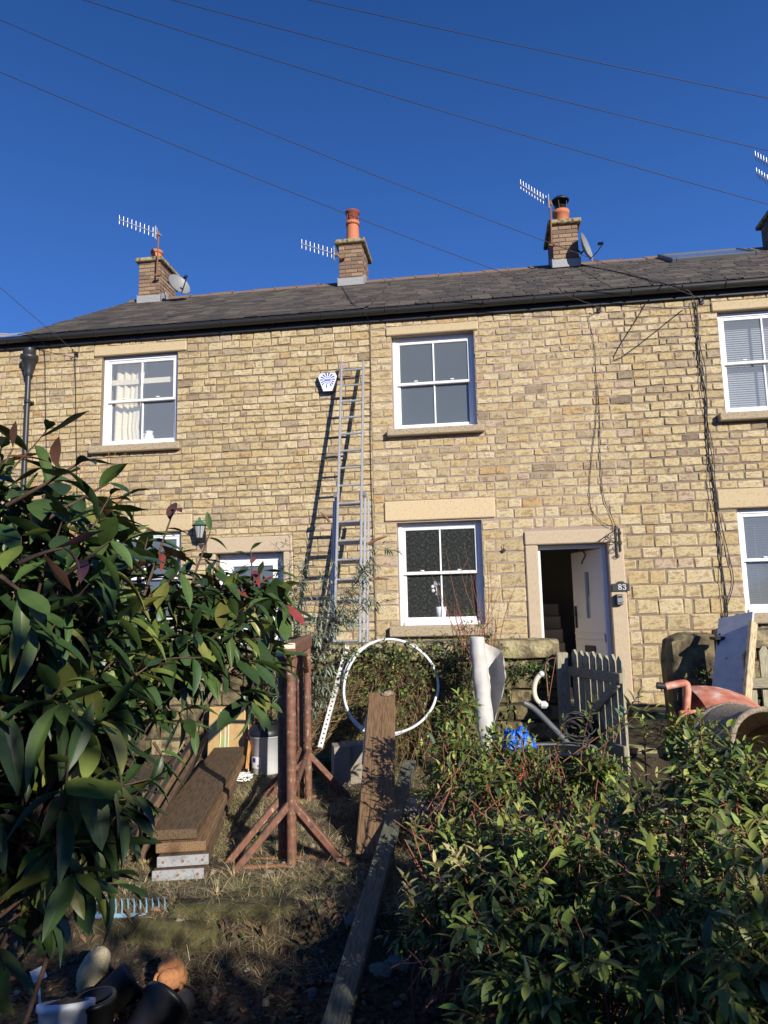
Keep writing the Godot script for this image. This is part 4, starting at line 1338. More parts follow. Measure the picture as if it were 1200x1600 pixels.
func dish(label: String, at: Vector3, facing: Vector3, mount: Vector3, r: float) -> void:
	var f := facing.normalized()
	var q := Basis.looking_at(-f, Vector3.UP)    # +z along f
	var t := thing("satellite_dish", label, "satellite dish", at, q, "satellite dishes on the chimneys")
	var turn := Transform3D(Basis(Vector3.RIGHT, PI / 2), Vector3.ZERO)
	var prof := []
	for k in 7:
		var s := k / 6.0
		prof.append(Vector2(r * s, 0.07 * s * s - 0.07))
	prof.append(Vector2(r, 0.002))
	for k in range(6, -1, -1):
		var s := k / 6.0
		prof.append(Vector2(r * s, 0.07 * s * s - 0.062))
	part("reflector", MB.new().lathe(prof, turn * Transform3D(Basis.from_scale(Vector3(1, 1, 1.15)), Vector3.ZERO), 24), M.dish, t)
	part("arm", MB.new().tube([Vector3(0, -r * 1.05, -0.02), Vector3(0, -r * 0.75, 0.14), Vector3(0, -r * 0.35, 0.27)], 0.010, 6), M.black, t)
	part("receiver", MB.new().tube([Vector3(0, -r * 0.35, 0.27), Vector3(0, -r * 0.2, 0.19)], 0.028, 8), M.black, t)
	var m := q.inverse() * (mount - at)
	part("wall_mount", MB.new().tube([Vector3(0, -0.03, -0.07), Vector3(0, -0.06, -0.12), m], 0.016, 6), M.black, t)

func build_wires() -> void:
	var P := Vector3(-9.87, 9.15, 4.38)
	var pole := thing("telegraph_pole", "brown wooden telegraph pole that carries the overhead cables", "pole", Vector3(P.x, -0.9, P.z))
	part("shaft", MB.new().tube([Vector3(0, 0, 0), Vector3(0, 10.2, 0)], [0.14, 0.10], 12), M.wood_brown, pole)
	part("ring_head", MB.new().tube([Vector3(-0.25, 10.05, 0), Vector3(0.25, 10.05, 0)], 0.02, 6), M.steel, pole)
	var ends := [
		["thin overhead cable ending at the bracket on the downpipe side", pz(118, 550, 0.1), 0.10],
		["overhead cable passing over the red cowl to the eaves above the door", pz(937, 480, 0.14), 0.22],
		["overhead cable crossing the chimney with the black cowl to the thick bundle", pz(1098, 467, 0.14), 0.22],
		["overhead cable crossing the open sky just above the roof window", Vector3(6.8, 4.65, 0.15), 0.25],
		["overhead cable crossing the sky over the stacked aerial", Vector3(9.1, 4.65, 0.15), 0.25],
		["highest overhead cable, farthest above the roof", Vector3(11.7, 4.65, 0.15), 0.25]]
	for i in ends.size():
		var e = ends[i]
		var a := P + Vector3(-0.1 + 0.04 * i, [0.0, -0.28, 0.28, 0.15, 0.05, 0.05][i], 0)
		var pts := []
		for k in 41:
			var s := k / 40.0
			pts.append(a.lerp(e[1], s) - Vector3(0, e[2] * 4 * s * (1 - s), 0))
		var w := part("overhead_cable", MB.new().tube(pts, 0.0045, 5), M.rubber, self)
		tag(w, e[0], "cable", "overhead cables")
	for q in [[118, 552], [937, 482], [1098, 469]]:
		var b := pz(q[0], q[1], 0.06)
		var t := thing("eaves_bracket", {118: "small cable bracket under the gutter by the hopper head", 937: "small cable bracket under the gutter above the open door", 1098: "small cable bracket under the gutter above the thick bundle"}[q[0]], "bracket", b)
		part("eye", MB.new().tube([Vector3(0, 0, -0.05), Vector3(0, 0, 0.08), Vector3(0, 0.03, 0.09)], 0.008, 5), M.iron, t)
		part("plate", MB.new().bev(Vector3(0, 0, -0.035), Vector3(0.05, 0.07, 0.012), 0.003), M.iron, t)

# ---------- garden wall, gate, fence ----------
func stone_wall(label: String, x0: float, x1: float, top: float, seed_value: int) -> void:
	var zf := 2.3
	var w := thing("garden_wall", label, "wall", Vector3.ZERO, Basis(), "low walls along the front gardens")
	part("core", MB.new().span(Vector3(x0, -0.95, zf - 0.36), Vector3(x1 - 0.01, top - 0.17, zf - 0.035)), M.joint_earth, w)
	rng.seed = seed_value
	var rows := []
	var y := -0.85
	while y < top - 0.2:
		var h := rf(0.10, 0.20)
		if top - 0.19 - y - h < 0.08: h = top - 0.19 - y
		rows.append([y, y + h])
		y += h
	set_stones(lay_stones(x0, x1, rows, [], 0.018, 0.2, 0.42), make_stone_kinds(seed_value + 1, 1.2), stone_mats.garden, [3, 3, 2, 2], w, zf - 0.035, 0.032)
	var x := x1
	while x > x0 + 0.1:
		var l: float = min(rf(0.55, 0.95), x - x0)
		part("coping_stone", rough_block(Vector3(x - l / 2, top - 0.09 + rf(-0.015, 0.01), zf - 0.18), Vector3(l - 0.015, 0.19, 0.44), 0.02), M.coping, w)
		x -= l

# a weathered block: a subdivided box whose corners are worn and whose faces wander
func rough_block(at: Vector3, s: Vector3, wear: float, q := Basis()) -> MB:
	var mb := MB.new()
	var f := FastNoiseLite.new()
	f.seed = rng.randi() % 1000; f.frequency = 1.0
	var nseg := 6
	var warp := func(p: Vector3) -> Vector3:      # p in -1..1 cube
		var r: Vector3 = p * s * 0.5
		var edge: Vector3 = p.abs()
		var k: float = max(0.0, edge.x + edge.y + edge.z - 2.0)
		var k2: float = max(0.0, max(edge.x + edge.y, max(edge.y + edge.z, edge.x + edge.z)) - 1.55)
		r -= p * wear * (k * 0.5 + k2 * 1.1)
		var o := (r + at) * 5.0
		r += Vector3(f.get_noise_3dv(o), f.get_noise_3dv(o + Vector3(31, 0, 0)), f.get_noise_3dv(o + Vector3(0, 57, 0))) * wear
		return at + q * r
	for i in 3:
		for sg in [-1.0, 1.0]:
			var rows := []
			for a in nseg + 1:
				var row := []
				for b in nseg + 1:
					var p := Vector3.ZERO
					p[i] = sg
					p[(i + 1) % 3] = (2.0 * b / nseg - 1.0) * sg
					p[(i + 2) % 3] = 2.0 * a / nseg - 1.0
					row.append(warp.call(p))
				rows.append(row)
			mb.sheet(rows)
	return mb

func picket(mb: MB, x: float, w: float, y0: float, y1: float, z: float, th: float, lean := 0.0) -> void:
	mb.prism(PackedVector2Array([Vector2(x - w / 2, y0), Vector2(x + w / 2, y0), Vector2(x + w / 2 + lean, y1 - w * 0.55), Vector2(x + w * 0.12 + lean, y1), Vector2(x - w * 0.12 + lean, y1), Vector2(x - w / 2 + lean, y1 - w * 0.55)]), z, z + th)

func build_garden_wall() -> void:
	stone_wall("low dark stone garden wall with thick coping below the ground floor window", -6.2, 0.71, 0.425, 61)
	stone_wall("low dark stone garden wall behind the wooden fence and leaning boards", 2.2, 5.4, 0.50, 67)
	rng.seed = 71
	var gp := thing("gatepost", "squat weathered stone gatepost with peeling face beside the gate opening", "gatepost", Vector3(1.93, 0, 2.3))
	part("shaft", rough_block(Vector3(0, -0.27, -0.1), Vector3(0.50, 1.44, 0.40), 0.05), M.gatepost, gp)
	# timber post with a flat cap behind the boards
	var bp := pz(1128, 1000, 2.62)
	var tp := thing("timber_post", "black timber post with a flat cap between gatepost and boards", "post", Vector3(bp.x, -0.75, 2.62))
	part("shaft", MB.new().bev(Vector3(0, 0.58, 0), Vector3(0.11, 1.16, 0.11), 0.008), M.black, tp)
	part("cap", MB.new().bev(Vector3(0, 1.175, 0), Vector3(0.17, 0.03, 0.17), 0.008), M.black, tp)
	part("finial", MB.new().bev(Vector3(0, 1.205, 0), Vector3(0.05, 0.03, 0.05), 0.008), M.black, tp)
	# gate
	var post := pz(882, 1100, 2.42)
	var gt := thing("gate_hinge_post", "dark timber post carrying the picket gate at the wall end", "post", Vector3(post.x, -0.75, 2.42))
	part("shaft", MB.new().bev(Vector3(0, 0.53, 0), Vector3(0.11, 1.06, 0.11), 0.01), M.wood_grey, gt)
	part("hinge", MB.new().bev(Vector3(0.06, 0.95, 0.03), Vector3(0.03, 0.14, 0.07), 0.006), M.iron, gt)
	part("hinge", MB.new().bev(Vector3(0.06, 0.3, 0.03), Vector3(0.03, 0.14, 0.07), 0.006), M.iron, gt)
	var H := Vector3(post.x + 0.075, -0.66, 2.47)
	var free := pz(977, 1100, 3.28)
	var gx := Vector3(free.x - H.x, 0, free.z - H.z)
	var W := gx.length()
	gx = gx.normalized()
	var gate := thing("picket_gate", "weathered grey picket gate with eight pointed pales standing half open", "gate", H, Basis(gx, Vector3.UP, gx.cross(Vector3.UP)))
	for k in 8:
		var x := 0.06 + (W - 0.12) * k / 7.0
		var pm := MB.new()
		picket(pm, x, 0.075, 0.03 + rf(-0.01, 0.01), 0.985 + rf(-0.015, 0.015), -0.022, 0.022, rf(-0.006, 0.006))
		part("picket", pm, M.wood_grey, gate)
	part("rail", MB.new().bev(Vector3(W / 2, 0.80, 0.02), Vector3(W, 0.085, 0.036), 0.006), M.wood_grey_rail, gate)
	part("rail", MB.new().bev(Vector3(W / 2, 0.22, 0.02), Vector3(W, 0.085, 0.036), 0.006), M.wood_grey_rail, gate)
	var bd := Vector3(W - 0.12, 0.50, 0)
	part("brace", MB.new().bev(Vector3(W / 2, 0.51, 0.022), Vector3(bd.length(), 0.075, 0.03), 0.005, along(bd, Vector3.UP)), M.wood_grey_rail, gate)
	# fence at the far right
	var f0 := pz(1165, 1100, 3.0)
	var fe := thing("picket_fence", "olive grey picket fence standing behind the cement mixer", "fence", Vector3(f0.x, -0.75, 3.0), Basis(Vector3.UP, 0.12))
	for k in 16:
		var pm := MB.new()
		picket(pm, 0.05 + k * 0.135, 0.085, 0.03, 1.10 + rf(-0.02, 0.02), 0.0, 0.022, rf(-0.006, 0.006))
		part("picket", pm, M.wood_grey, fe)
	for y in [0.82, 0.25]:
		part("rail", MB.new().bev(Vector3(1.05, y, 0.045), Vector3(2.15, 0.085, 0.04), 0.006), M.wood_grey_rail, fe)
	# leaning boards
	var b0 := pz(1136, 1125, 3.05); var b1 := pz(1149, 975, 2.72)
	var up := (b1 - b0).normalized()
	var q := Basis(up.cross(Vector3(0.25, 0, 1)).normalized() * -1.0, up, Vector3.ZERO)
	q.x = Vector3(0.5, 0, 0.86); q.x = (q.x - up * q.x.dot(up)).normalized(); q.z = q.x.cross(up)
	var lb := thing("white_board", "tall pale grey board leaning on the timber post behind the mixer", "board", b0, q)
	part("panel", MB.new().bev(Vector3(0, 0.40, 0), Vector3(0.36, 1.12, 0.022), 0.003), M.board_white, lb)
	part("nail", MB.new().bev(Vector3(-0.05, 0.55, 0.012), Vector3(0.012, 0.012, 0.006), 0.002), M.iron, lb)
	var e0 := pz(1164, 1128, 3.28); var e1 := pz(1177, 972, 2.90)
	var pb := thing("pine_board", "narrow raw pine board leaning beside the pale grey board", "board", (e0 + e1) / 2, along(e1 - e0, Vector3(0.5, 0, 0.86)))
	part("plank", MB.new().bev(Vector3.ZERO, Vector3((e1 - e0).length(), 0.035, 0.075), 0.004), M.wood_pale, pb)
	part("screw", MB.new().bev(Vector3(0.3, 0.018, 0.01), Vector3(0.01, 0.004, 0.01), 0.001), M.iron, pb)

# ---------- things lying about the garden ----------
func plank(parent: Node, called: String, a: Vector3, b: Vector3, w: float, th: float, m: Material, roll := 0.0, bevel := 0.004) -> MeshInstance3D:
	var q := along(b - a) * Basis(Vector3.RIGHT, roll)
	return part(called, MB.new().bev(Vector3.ZERO, Vector3((b - a).length(), th, w), bevel), m, parent, Transform3D(q, (a + b) / 2))

func trestle(label: String, foot: Vector3, back: Vector3, height: float) -> void:
	var t := thing("steel_trestle", label, "trestle", foot, Basis(), "steel trestles on the dry grass")
	var d := back - foot
	d.y = 0
	var side := d.cross(Vector3.UP).normalized()
	var r := 0.030
	for k in 2:
		var o := d * k
		part("post", MB.new().tube([o + Vector3(0, 0.0, 0), o + Vector3(0, height - 0.03, 0)], r, 12), M.rust_red, t)
		for s in [-1, 1]:
			var foot_at: Vector3 = o + side * s * 0.34 + d.normalized() * (-0.05 if k == 0 else 0.05)
			part("strut", MB.new().bev(Vector3.ZERO, Vector3((foot_at - (o + Vector3(0, 0.38, 0))).length(), 0.042, 0.042), 0.006), M.rust_red, t, Transform3D(along(foot_at - (o + Vector3(0, 0.38, 0))), (foot_at + o + Vector3(0, 0.38, 0)) / 2))
		part("foot_bar", MB.new().tube([o - side * 0.36 + Vector3(0, 0.012, 0), o + side * 0.30 + Vector3(0, 0.012, 0)], 0.018, 8), M.rust, t)
		part("brace", MB.new().bev(Vector3.ZERO, Vector3(0.40, 0.03, 0.03), 0.005), M.rust_red, t, Transform3D(along(d * (0.26 if k == 0 else -0.26) + Vector3(0, 0.22, 0)), o + d * (0.10 if k == 0 else -0.10) + Vector3(0, height - 0.17, 0)))
	part("top_bar", MB.new().bev(Vector3.ZERO, Vector3(d.length() + 0.14, 0.095, 0.072), 0.010), M.rust_red, t, Transform3D(along(d), d / 2 + Vector3(0, height, 0)))
	part("end_mark", MB.new().bev(Vector3.ZERO, Vector3(0.004, 0.034, 0.066), 0.001), M.linen, t, Transform3D(along(d), d / 2 - d.normalized() * (d.length() / 2 + 0.072) + Vector3(0, height + 0.028, 0)))
	part("lower_bar", MB.new().tube([Vector3(0, 0.40, 0), d + Vector3(0, 0.40, 0)], 0.02, 8), M.rust_red, t)

func build_clutter() -> void:
	rng.seed = 81
	# trestles
	var fa := ph(456, 1356, -0.76); var ba := ph(482, 1250, -0.745)
	fa.y = -0.765
	trestle("rusty red steel trestle with a cream mark on its beam end", fa, ba, 1.27)
	trestle("dark red steel trestle standing close behind the marked one", fa + Vector3(-0.088, 0, -0.12), ba + Vector3(-0.09, 0, -0.1), 1.22)
	# bin
	var bp := ph(416, 1207, -0.74)
	var t := thing("dustbin", "grey plastic bin with a black lid and a white label", "bin", bp)
	part("tub", MB.new().lathe([Vector2(0, 0.0), Vector2(0.13, 0), Vector2(0.135, 0.01), Vector2(0.152, 0.33), Vector2(0.158, 0.33), Vector2(0.158, 0.36), Vector2(0.148, 0.36), Vector2(0.12, 0.02)], Transform3D(), 28), M.bin_grey, t)
	part("lid", MB.new().lathe([Vector2(0.165, 0.345), Vector2(0.168, 0.375), Vector2(0.155, 0.40), Vector2(0.125, 0.44), Vector2(0.11, 0.455), Vector2(0.10, 0.44), Vector2(0.0, 0.435)], Transform3D(), 28), M.black, t)
	part("lid_handle", MB.new().bev(Vector3(0, 0.455, 0), Vector3(0.16, 0.03, 0.03), 0.01), M.black, t)
	for s in [-1, 1]: part("handle", MB.new().tube([Vector3(s * 0.15, 0.33, 0.05), Vector3(s * 0.185, 0.31, 0), Vector3(s * 0.15, 0.33, -0.05)], 0.01, 6), M.black, t)
	var lab := MB.new(); var emb := MB.new(); var emb2 := MB.new()
	for k in 6:
		var g0 := 0.05 + 0.13 * k; var g1 := g0 + 0.13
		var P := func(g: float, y: float, o: float) -> Vector3: return Vector3(sin(-g), 0, cos(-g)) * (0.1355 + 0.05 * y + o) + Vector3(0, y, 0)
		lab.quad(P.call(g1, 0.06, 0.002), P.call(g0, 0.06, 0.002), P.call(g0, 0.165, 0.002), P.call(g1, 0.165, 0.002))
		if k in [3, 4]: emb.quad(P.call(g1, 0.115, 0.0035), P.call(g0, 0.115, 0.0035), P.call(g0, 0.155, 0.0035), P.call(g1, 0.155, 0.0035))
		if k == 1: emb2.quad(P.call(g1, 0.075, 0.0035), P.call(g0, 0.075, 0.0035), P.call(g0, 0.095, 0.0035), P.call(g1, 0.095, 0.0035))
	part("label", lab, M.plastic_white, t); part("label_emblem", emb, M.blue_print, t); part("label_print", emb2, M.dish, t)
	# cardboard panel with print
	var cb := ph(352, 1200, -0.74)
	t = thing("cardboard_box", "tall tan cardboard box with white strings standing by the planks", "box", cb, Basis(Vector3.UP, -0.25) * Basis(Vector3.RIGHT, -0.06))
	part("carton", MB.new().bev(Vector3(0, 0.28, -0.06), Vector3(0.42, 0.58, 0.14), 0.006), M.card, t)
	for x in [-0.07, -0.02, 0.02]:
		part("string", MB.new().tube([Vector3(x, 0.55, 0.013), Vector3(x + 0.01, 0.3, 0.014), Vector3(x + rf(-0.01, 0.02), 0.08, 0.013)], 0.004, 5), M.white, t)
	part("printed_label", MB.new().bev(Vector3(-0.02, 0.25, 0.011), Vector3(0.10, 0.12, 0.002), 0.0), mat(Color(0.42, 0.46, 0.14), 0.8), t)
	var st := part("wooden_stake", MB.new().bev(Vector3.ZERO, Vector3(0.72, 0.025, 0.028), 0.003), M.wood_orange, self, Transform3D(along(pz(398, 1092, 2.5) - pz(386, 1200, 2.9)), (pz(398, 1092, 2.5) + pz(386, 1200, 2.9)) / 2))
	tag(st, "orange-brown wooden stake leaning between the box and the bin", "stake")
	var cn := part("bamboo_cane", MB.new().tube([pz(388, 1208, 2.92), pz(389, 1090, 2.5), pz(390, 1040, 2.4)], 0.006, 6), M.wood_pale, self)
	tag(cn, "thin bamboo cane upright beside the leaning wooden stake", "cane")
	var cn2 := part("broom_handle", MB.new().tube([pz(365, 1100, 2.45), pz(420, 1132, 2.6)], 0.011, 8), M.wood_orange, self)
	tag(cn2, "pale broom handle lying behind the grey bin", "pole")
	t = thing("bottle", "small bottle with a bright green cap by the cardboard box", "bottle", ph(373, 1208, -0.74))
	part("body", MB.new().lathe([Vector2(0, 0), Vector2(0.035, 0), Vector2(0.035, 0.07), Vector2(0.02, 0.09)], Transform3D(), 14), M.board_white, t)
	part("cap", MB.new().lathe([Vector2(0.026, 0.085), Vector2(0.026, 0.135), Vector2(0, 0.135)], Transform3D(), 14), M.green_plastic, t)
	var rp := []
	var c0 := ph(376, 1224, -0.73)
	for k in 220:
		var g := k * 0.55
		rp.append(c0 + Vector3(cos(g * 1.1) * 0.10 * sin(k * 0.21), 0.03 + 0.045 * abs(sin(k * 0.37)), sin(g) * 0.10 * cos(k * 0.13)))
	var ro := part("rope", MB.new().tube(rp, 0.0055, 4), M.white, self)
	tag(ro, "tangle of off-white rope on the grass beside the planks", "rope")
	# planks
	var pn := ph(278, 1374, -0.75); var pf := ph(352, 1165, -0.5)
	var dirn := Vector3(pf.x - pn.x, 0, pf.z - pn.z).normalized()
	var right := Vector3.UP.cross(dirn) * -1.0
	var sets := [["scaffold_board", "lowest board of the stack, grey steel band on its end", 0.00, 0.0, 0.03], ["scaffold_board", "second board up in the stack, steel band on its end", 0.03, 0.01, 0.095], ["scaffold_board", "third board up in the stack with a bare orange-brown end", 0.07, 0.012, 0.155], ["scaffold_board", "dark damp top board of the stack, set askew", 0.10, -0.02, 0.218]]
	for k in 4:
		var s = sets[k]
		var a: Vector3 = Vector3(pn.x, -0.755 + s[4], pn.z) + dirn * s[2] + right * s[3]
		var b: Vector3 = a + dirn * (2.75 if k < 3 else 2.70)
		b += right * [0.03, -0.035, 0.045, 0.06][k]
		a += right * [0.0, 0.012, -0.01, -0.035][k]
		t = thing("scaffold_board", s[1], "board", (a + b) / 2, along(b - a), "scaffold boards stacked by the bush")
		part("plank", MB.new().bev(Vector3.ZERO, Vector3((b - a).length(), 0.056, 0.285), 0.006), M.wood_dark if k == 3 else M.wood_tan if k == 2 else M.wood_brown, t)
		if k < 2:
			part("end_band", MB.new().bev(Vector3(-(b - a).length() / 2 - 0.001, 0, 0), Vector3(0.012, 0.058, 0.288), 0.003), M.lead, t)
			for z in [-0.11, 0.0, 0.11]:
				part("nail_head", MB.new().tube([Vector3(-(b - a).length() / 2 - 0.006, 0, z), Vector3(-(b - a).length() / 2 - 0.010, 0, z)], 0.008, 8), M.rust, t)
	var la := Vector3(pn.x, -0.60, pn.z) - right * 0.34 + dirn * 0.10
	var lb := la + dirn * 2.8 + Vector3(0, 0.12, 0) 
	t = thing("leaning_plank", "wide tan plank tipped on edge against the board stack", "board", (la + lb) / 2, along(lb - la) * Basis(Vector3.RIGHT, -0.75))
	part("plank", MB.new().bev(Vector3.ZERO, Vector3((lb - la).length(), 0.04, 0.34), 0.005), M.wood_tan, t)
	la += right * 0.15 + Vector3(0, 0.04, 0); lb += right * 0.15 + Vector3(0, 0.03, 0) - dirn * 0.1
	t = thing("leaning_plank", "narrow grey-brown plank on edge between the stack and the wide plank", "board", (la + lb) / 2, along(lb - la) * Basis(Vector3.RIGHT, -1.2))
	part("plank", MB.new().bev(Vector3.ZERO, Vector3((lb - la).length(), 0.03, 0.20), 0.005), M.wood_brown, t)
	# scaffold board sloping up to the wall and the one under it
	var s0 := ph(586, 1338, -0.72); var s1 := pz(597, 1085, 2.95)
	t = thing("sloping_board", "broad weathered scaffold board sloping up to the white pipe coil", "board", (s0 + s1) / 2, along(s1 - s0))
	part("plank", MB.new().bev(Vector3.ZERO, Vector3((s1 - s0).length(), 0.040, 0.235), 0.005), M.wood_tan, t)
	part("mortar_blob", rough_block(Vector3((s1 - s0).length() / 2 - 0.05, 0.03, 0.045), Vector3(0.09, 0.035, 0.10), 0.018), M.cement, t)
	for z in [-0.05, 0.01, 0.035]: part("crack", MB.new().bev(Vector3(rf(-0.2, 0.3), 0.0201, z), Vector3(rf(1.0, 1.5), 0.0012, 0.0035), 0.0, Basis(Vector3.UP, rf(-0.01, 0.01))), M.joint_earth, t)
	var dn := Vector3(0.0, -0.06, 0.0)
	t = thing("sloping_board", "pale board hidden mostly under the broad sloping board", "board", (s0 + s1) / 2 + dn, along(s1 - s0) )
	part("plank", MB.new().bev(Vector3((s1 - s0).length() * 0.2, 0, -0.035), Vector3((s1 - s0).length() * 0.35, 0.030, 0.20), 0.005), M.board_white, t)
	# batten
	var n0 := ph(524, 1604, -0.82); var n1 := ph(640, 1192, -0.47)
	var n2 := n0 + (n0 - n1).normalized() * 0.5
	t = thing("timber_batten", "long green-grey treated batten lying from the step to the sloping board", "batten", (n2 + n1) / 2, along(n1 - n2))
	part("batten", MB.new().bev(Vector3.ZERO, Vector3((n1 - n2).length(), 0.045, 0.10), 0.004), M.wood_green, t)
	part("staple", MB.new().bev(Vector3((n1 - n2).length() / 2 - 0.08, 0.024, 0), Vector3(0.01, 0.006, 0.06), 0.002), M.steel, t)
	# concrete blocks
	for q in [[533, 1226, "upright concrete block with its corner lit beside the green bowl", 0.3], [556, 1222, "concrete block standing in the shade behind the sloping board", 0.15]]:
		var p := ph(q[0], q[1], -0.75)
		t = thing("concrete_block", q[2], "block", p, Basis(Vector3.UP, q[3]))
		part("block", rough_block(Vector3(0, 0.16, 0), Vector3(0.15, 0.36, 0.24), 0.008), M.concrete, t)
	var sp := ph(655, 1290, -0.75)
	t = thing("stone_slab", "buff stone slab tilted beside the foot of the sloping board", "stone", sp, Basis(Vector3.UP, 0.3) * Basis(Vector3.RIGHT, 0.12))
	part("slab", rough_block(Vector3(0.05, 0.07, -0.1), Vector3(0.42, 0.13, 0.34), 0.02), M.concrete, t)
	# green bowl
	var gb := ph(496, 1212, -0.745)
	t = thing("planter_bowl", "dark green plastic planter bowl behind the trestles", "planter", gb)
	part("bowl", MB.new().lathe([Vector2(0, 0), Vector2(0.10, 0), Vector2(0.17, 0.13), Vector2(0.185, 0.15), Vector2(0.185, 0.165), Vector2(0.16, 0.16), Vector2(0.14, 0.10)], Transform3D(), 24), M.pot_green, t)
	part("compost", MB.new().lathe([Vector2(0.15, 0.13), Vector2(0.0, 0.15)], Transform3D(), 16), M.soil, t)
	# perforated strip leaning on the wall
	var a0 := pz(500, 1168, 2.85); var a1 := pz(543, 1008, 2.40)
	var L := (a1 - a0).length()
	t = thing("perforated_strip", "white perforated metal strip leaning on the garden wall", "strip", a0, along(a1 - a0, Vector3(0, 0, 1)))
	for s in [-1, 1]: part("edge", MB.new().bev(Vector3(L / 2, 0, s * 0.016), Vector3(L, 0.004, 0.016), 0.001), M.board_white, t)
	var x := 0.02
	while x < L:
		part("web", MB.new().bev(Vector3(x, 0, 0), Vector3(0.030, 0.003, 0.018), 0.0), M.board_white, t)
		x += 0.044
	# coil of white pipe
	var hc := pz(608, 1073, 2.62)
	t = thing("pipe_coil", "loose coil of white plastic pipe propped against the garden wall", "pipe", hc, Basis(Vector3.RIGHT, -0.16))
	var hp := []
	for k in 121:
		var s := k / 120.0
		var g: float = lerp(1.15, 1.15 + TAU * 1.78, s)
		var rr: float = 0.452 - 0.018 * s
		rr += 0.010 * sin(g * 2.0 + 0.6) + 0.006 * sin(g * 3.3)
		hp.append(Vector3(cos(g) * rr + 0.020 * s, sin(g) * rr - 0.008 * sin(g * 2), 0.045 * s + 0.012 * sin(g * 1.7)))
	part("pipe", MB.new().tube(hp, 0.0125, 10), M.plastic_white, t)
	# white sheet, rolled and leaning
	var r0 := pz(764, 1178, 3.3); var r1 := pz(745, 995, 3.05)
	var ax := (r1 - r0).normalized()
	t = thing("vinyl_roll", "half unrolled pale vinyl sheet leaning on the garden wall", "sheet", r0)
	var rows := []
	for k in 24:
		var s := k / 23.0
		var row := []
		var flare: float = smoothstep(0.08, 0.7, s)
		for j in 34:
			var p: Vector3
			var hgt := s * (r1 - r0).length()
			if j < 20:          # the rolled part
				var g: float = lerp(-3.6, 3.5, j / 19.0)
				p = Vector3(cos(g), 0, sin(g)) * (0.058 + 0.010 * (1.0 - s) + 0.008 * j / 19.0)
			else:               # the free flap runs behind and curls forward again at its far edge
				var f := (j - 19) / 14.0
				var fl := [Vector3(-0.055, 0, -0.025), Vector3(0.0, 0, -0.085), Vector3(0.07, 0, -0.125), Vector3(0.14, 0, -0.125), Vector3(0.195, 0, -0.08), Vector3(0.215, 0, -0.005), Vector3(0.205, 0, 0.07)]
				var u := f * 5.999
				var fi := int(u)
				p = fl[0] + (fl[fi].lerp(fl[fi + 1], u - fi) - fl[0]) * (0.35 + 0.65 * flare)
				hgt *= 1.0 - 0.20 * f * smoothstep(0.55, 1.0, s)
			row.append(ax * hgt + p + Vector3(0.003 * sin(k * 1.3 + j), 0, 0.004 * sin(j * 0.9 + k * 0.7)))
		rows.append(row)
	part("sheet", MB.new().sheet(rows), M.vinyl, t)
	# blue tarpaulin
	var bt := pz(812, 1172, 3.45)
	t = thing("tarpaulin", "crumpled bright blue plastic tarpaulin behind the pale vinyl sheet", "tarpaulin", bt)
	var f := FastNoiseLite.new(); f.seed = 6; f.frequency = 0.9
	rows = []
	for k in 46:
		var row := []
		for j in 46:
			var u := j / 45.0 - 0.5; var v := k / 45.0 - 0.5
			var hump: float = max(0.0, 1.0 - (u * u * 3.2 + v * v * 3.6))
			row.append(Vector3(u * 0.42, -0.28 + 0.44 * pow(hump, 0.8) + 0.09 * f.get_noise_2d(u * 3, v * 3) + 0.06 * abs(f.get_noise_2d(u * 11, v * 11)) - 0.05 * abs(f.get_noise_2d(u * 19 + 7, v * 14)) - u * 0.16, -v * 0.42))
		rows.append(row)
	part("sheet", MB.new().sheet(rows), M.tarp, t)
	t = thing("plastic_bag", "red and white plastic bag half hidden in the leafy shrub", "bag", pz(815, 1215, 4.4))
	rows = []
	for k in 12:
		var row := []
		for j in 17:
			var g := TAU * j / 16; var y := k / 11.0
			var rr := (0.055 * sin(PI * (0.08 + 0.9 * y))) * (1 + 1.3 * f.get_noise_3d(cos(g) * 1.2, y * 2, sin(g) * 1.2))
			row.append(Vector3(cos(g) * rr * 1.5, y * 0.17 - 0.085, -sin(g) * rr))
		rows.append(row)
	part("bag", MB.new().sheet(rows), M.red_plastic, t)
	# white tub tipped over
	t = thing("white_tub", "white plastic tub tipped on its side under the shrub", "tub", pz(815, 1258, 4.5), Basis(Vector3.UP, 0.5) * Basis(Vector3(0, 0, 1), -1.25) * Basis(Vector3.RIGHT, 0.3))
	part("tub", MB.new().lathe([Vector2(0, -0.1), Vector2(0.085, -0.1), Vector2(0.11, 0.1), Vector2(0.12, 0.1), Vector2(0.12, 0.12), Vector2(0.10, 0.12), Vector2(0.08, -0.08)], Transform3D(), 22), M.plastic_white, t)
	# grey slabs behind the shrub
	for k in 3:
		var p := pz(930, 1252 + k * 22, 4.4 + 0.16 * k)
		t = thing("paving_slab", ["mossy grey slab topmost of the pile behind the shrub", "grey slab in the middle of the pile behind the shrub", "grey slab lowest of the pile behind the shrub"][k], "slab", p, Basis(Vector3.UP, 0.2 - 0.15 * k))
		part("slab", rough_block(Vector3.ZERO, Vector3(0.46, 0.07, 0.40), 0.012), M.cement, t)
	# a black trough, a curved gutter length, hoses
	t = thing("black_trough", "big black plastic trough with a pale rim beside the gate", "trough", pz(862, 1200, 3.6), Basis(Vector3.UP, 0.35))
	part("shell", MB.new().lathe([Vector2(0.0, -0.18), Vector2(0.22, -0.18), Vector2(0.30, 0.12), Vector2(0.32, 0.13), Vector2(0.28, 0.12), Vector2(0.2, -0.15), Vector2(0, -0.15)], Transform3D(Basis.from_scale(Vector3(1.1, 1, 0.8)), Vector3.ZERO), 24), M.black, t)
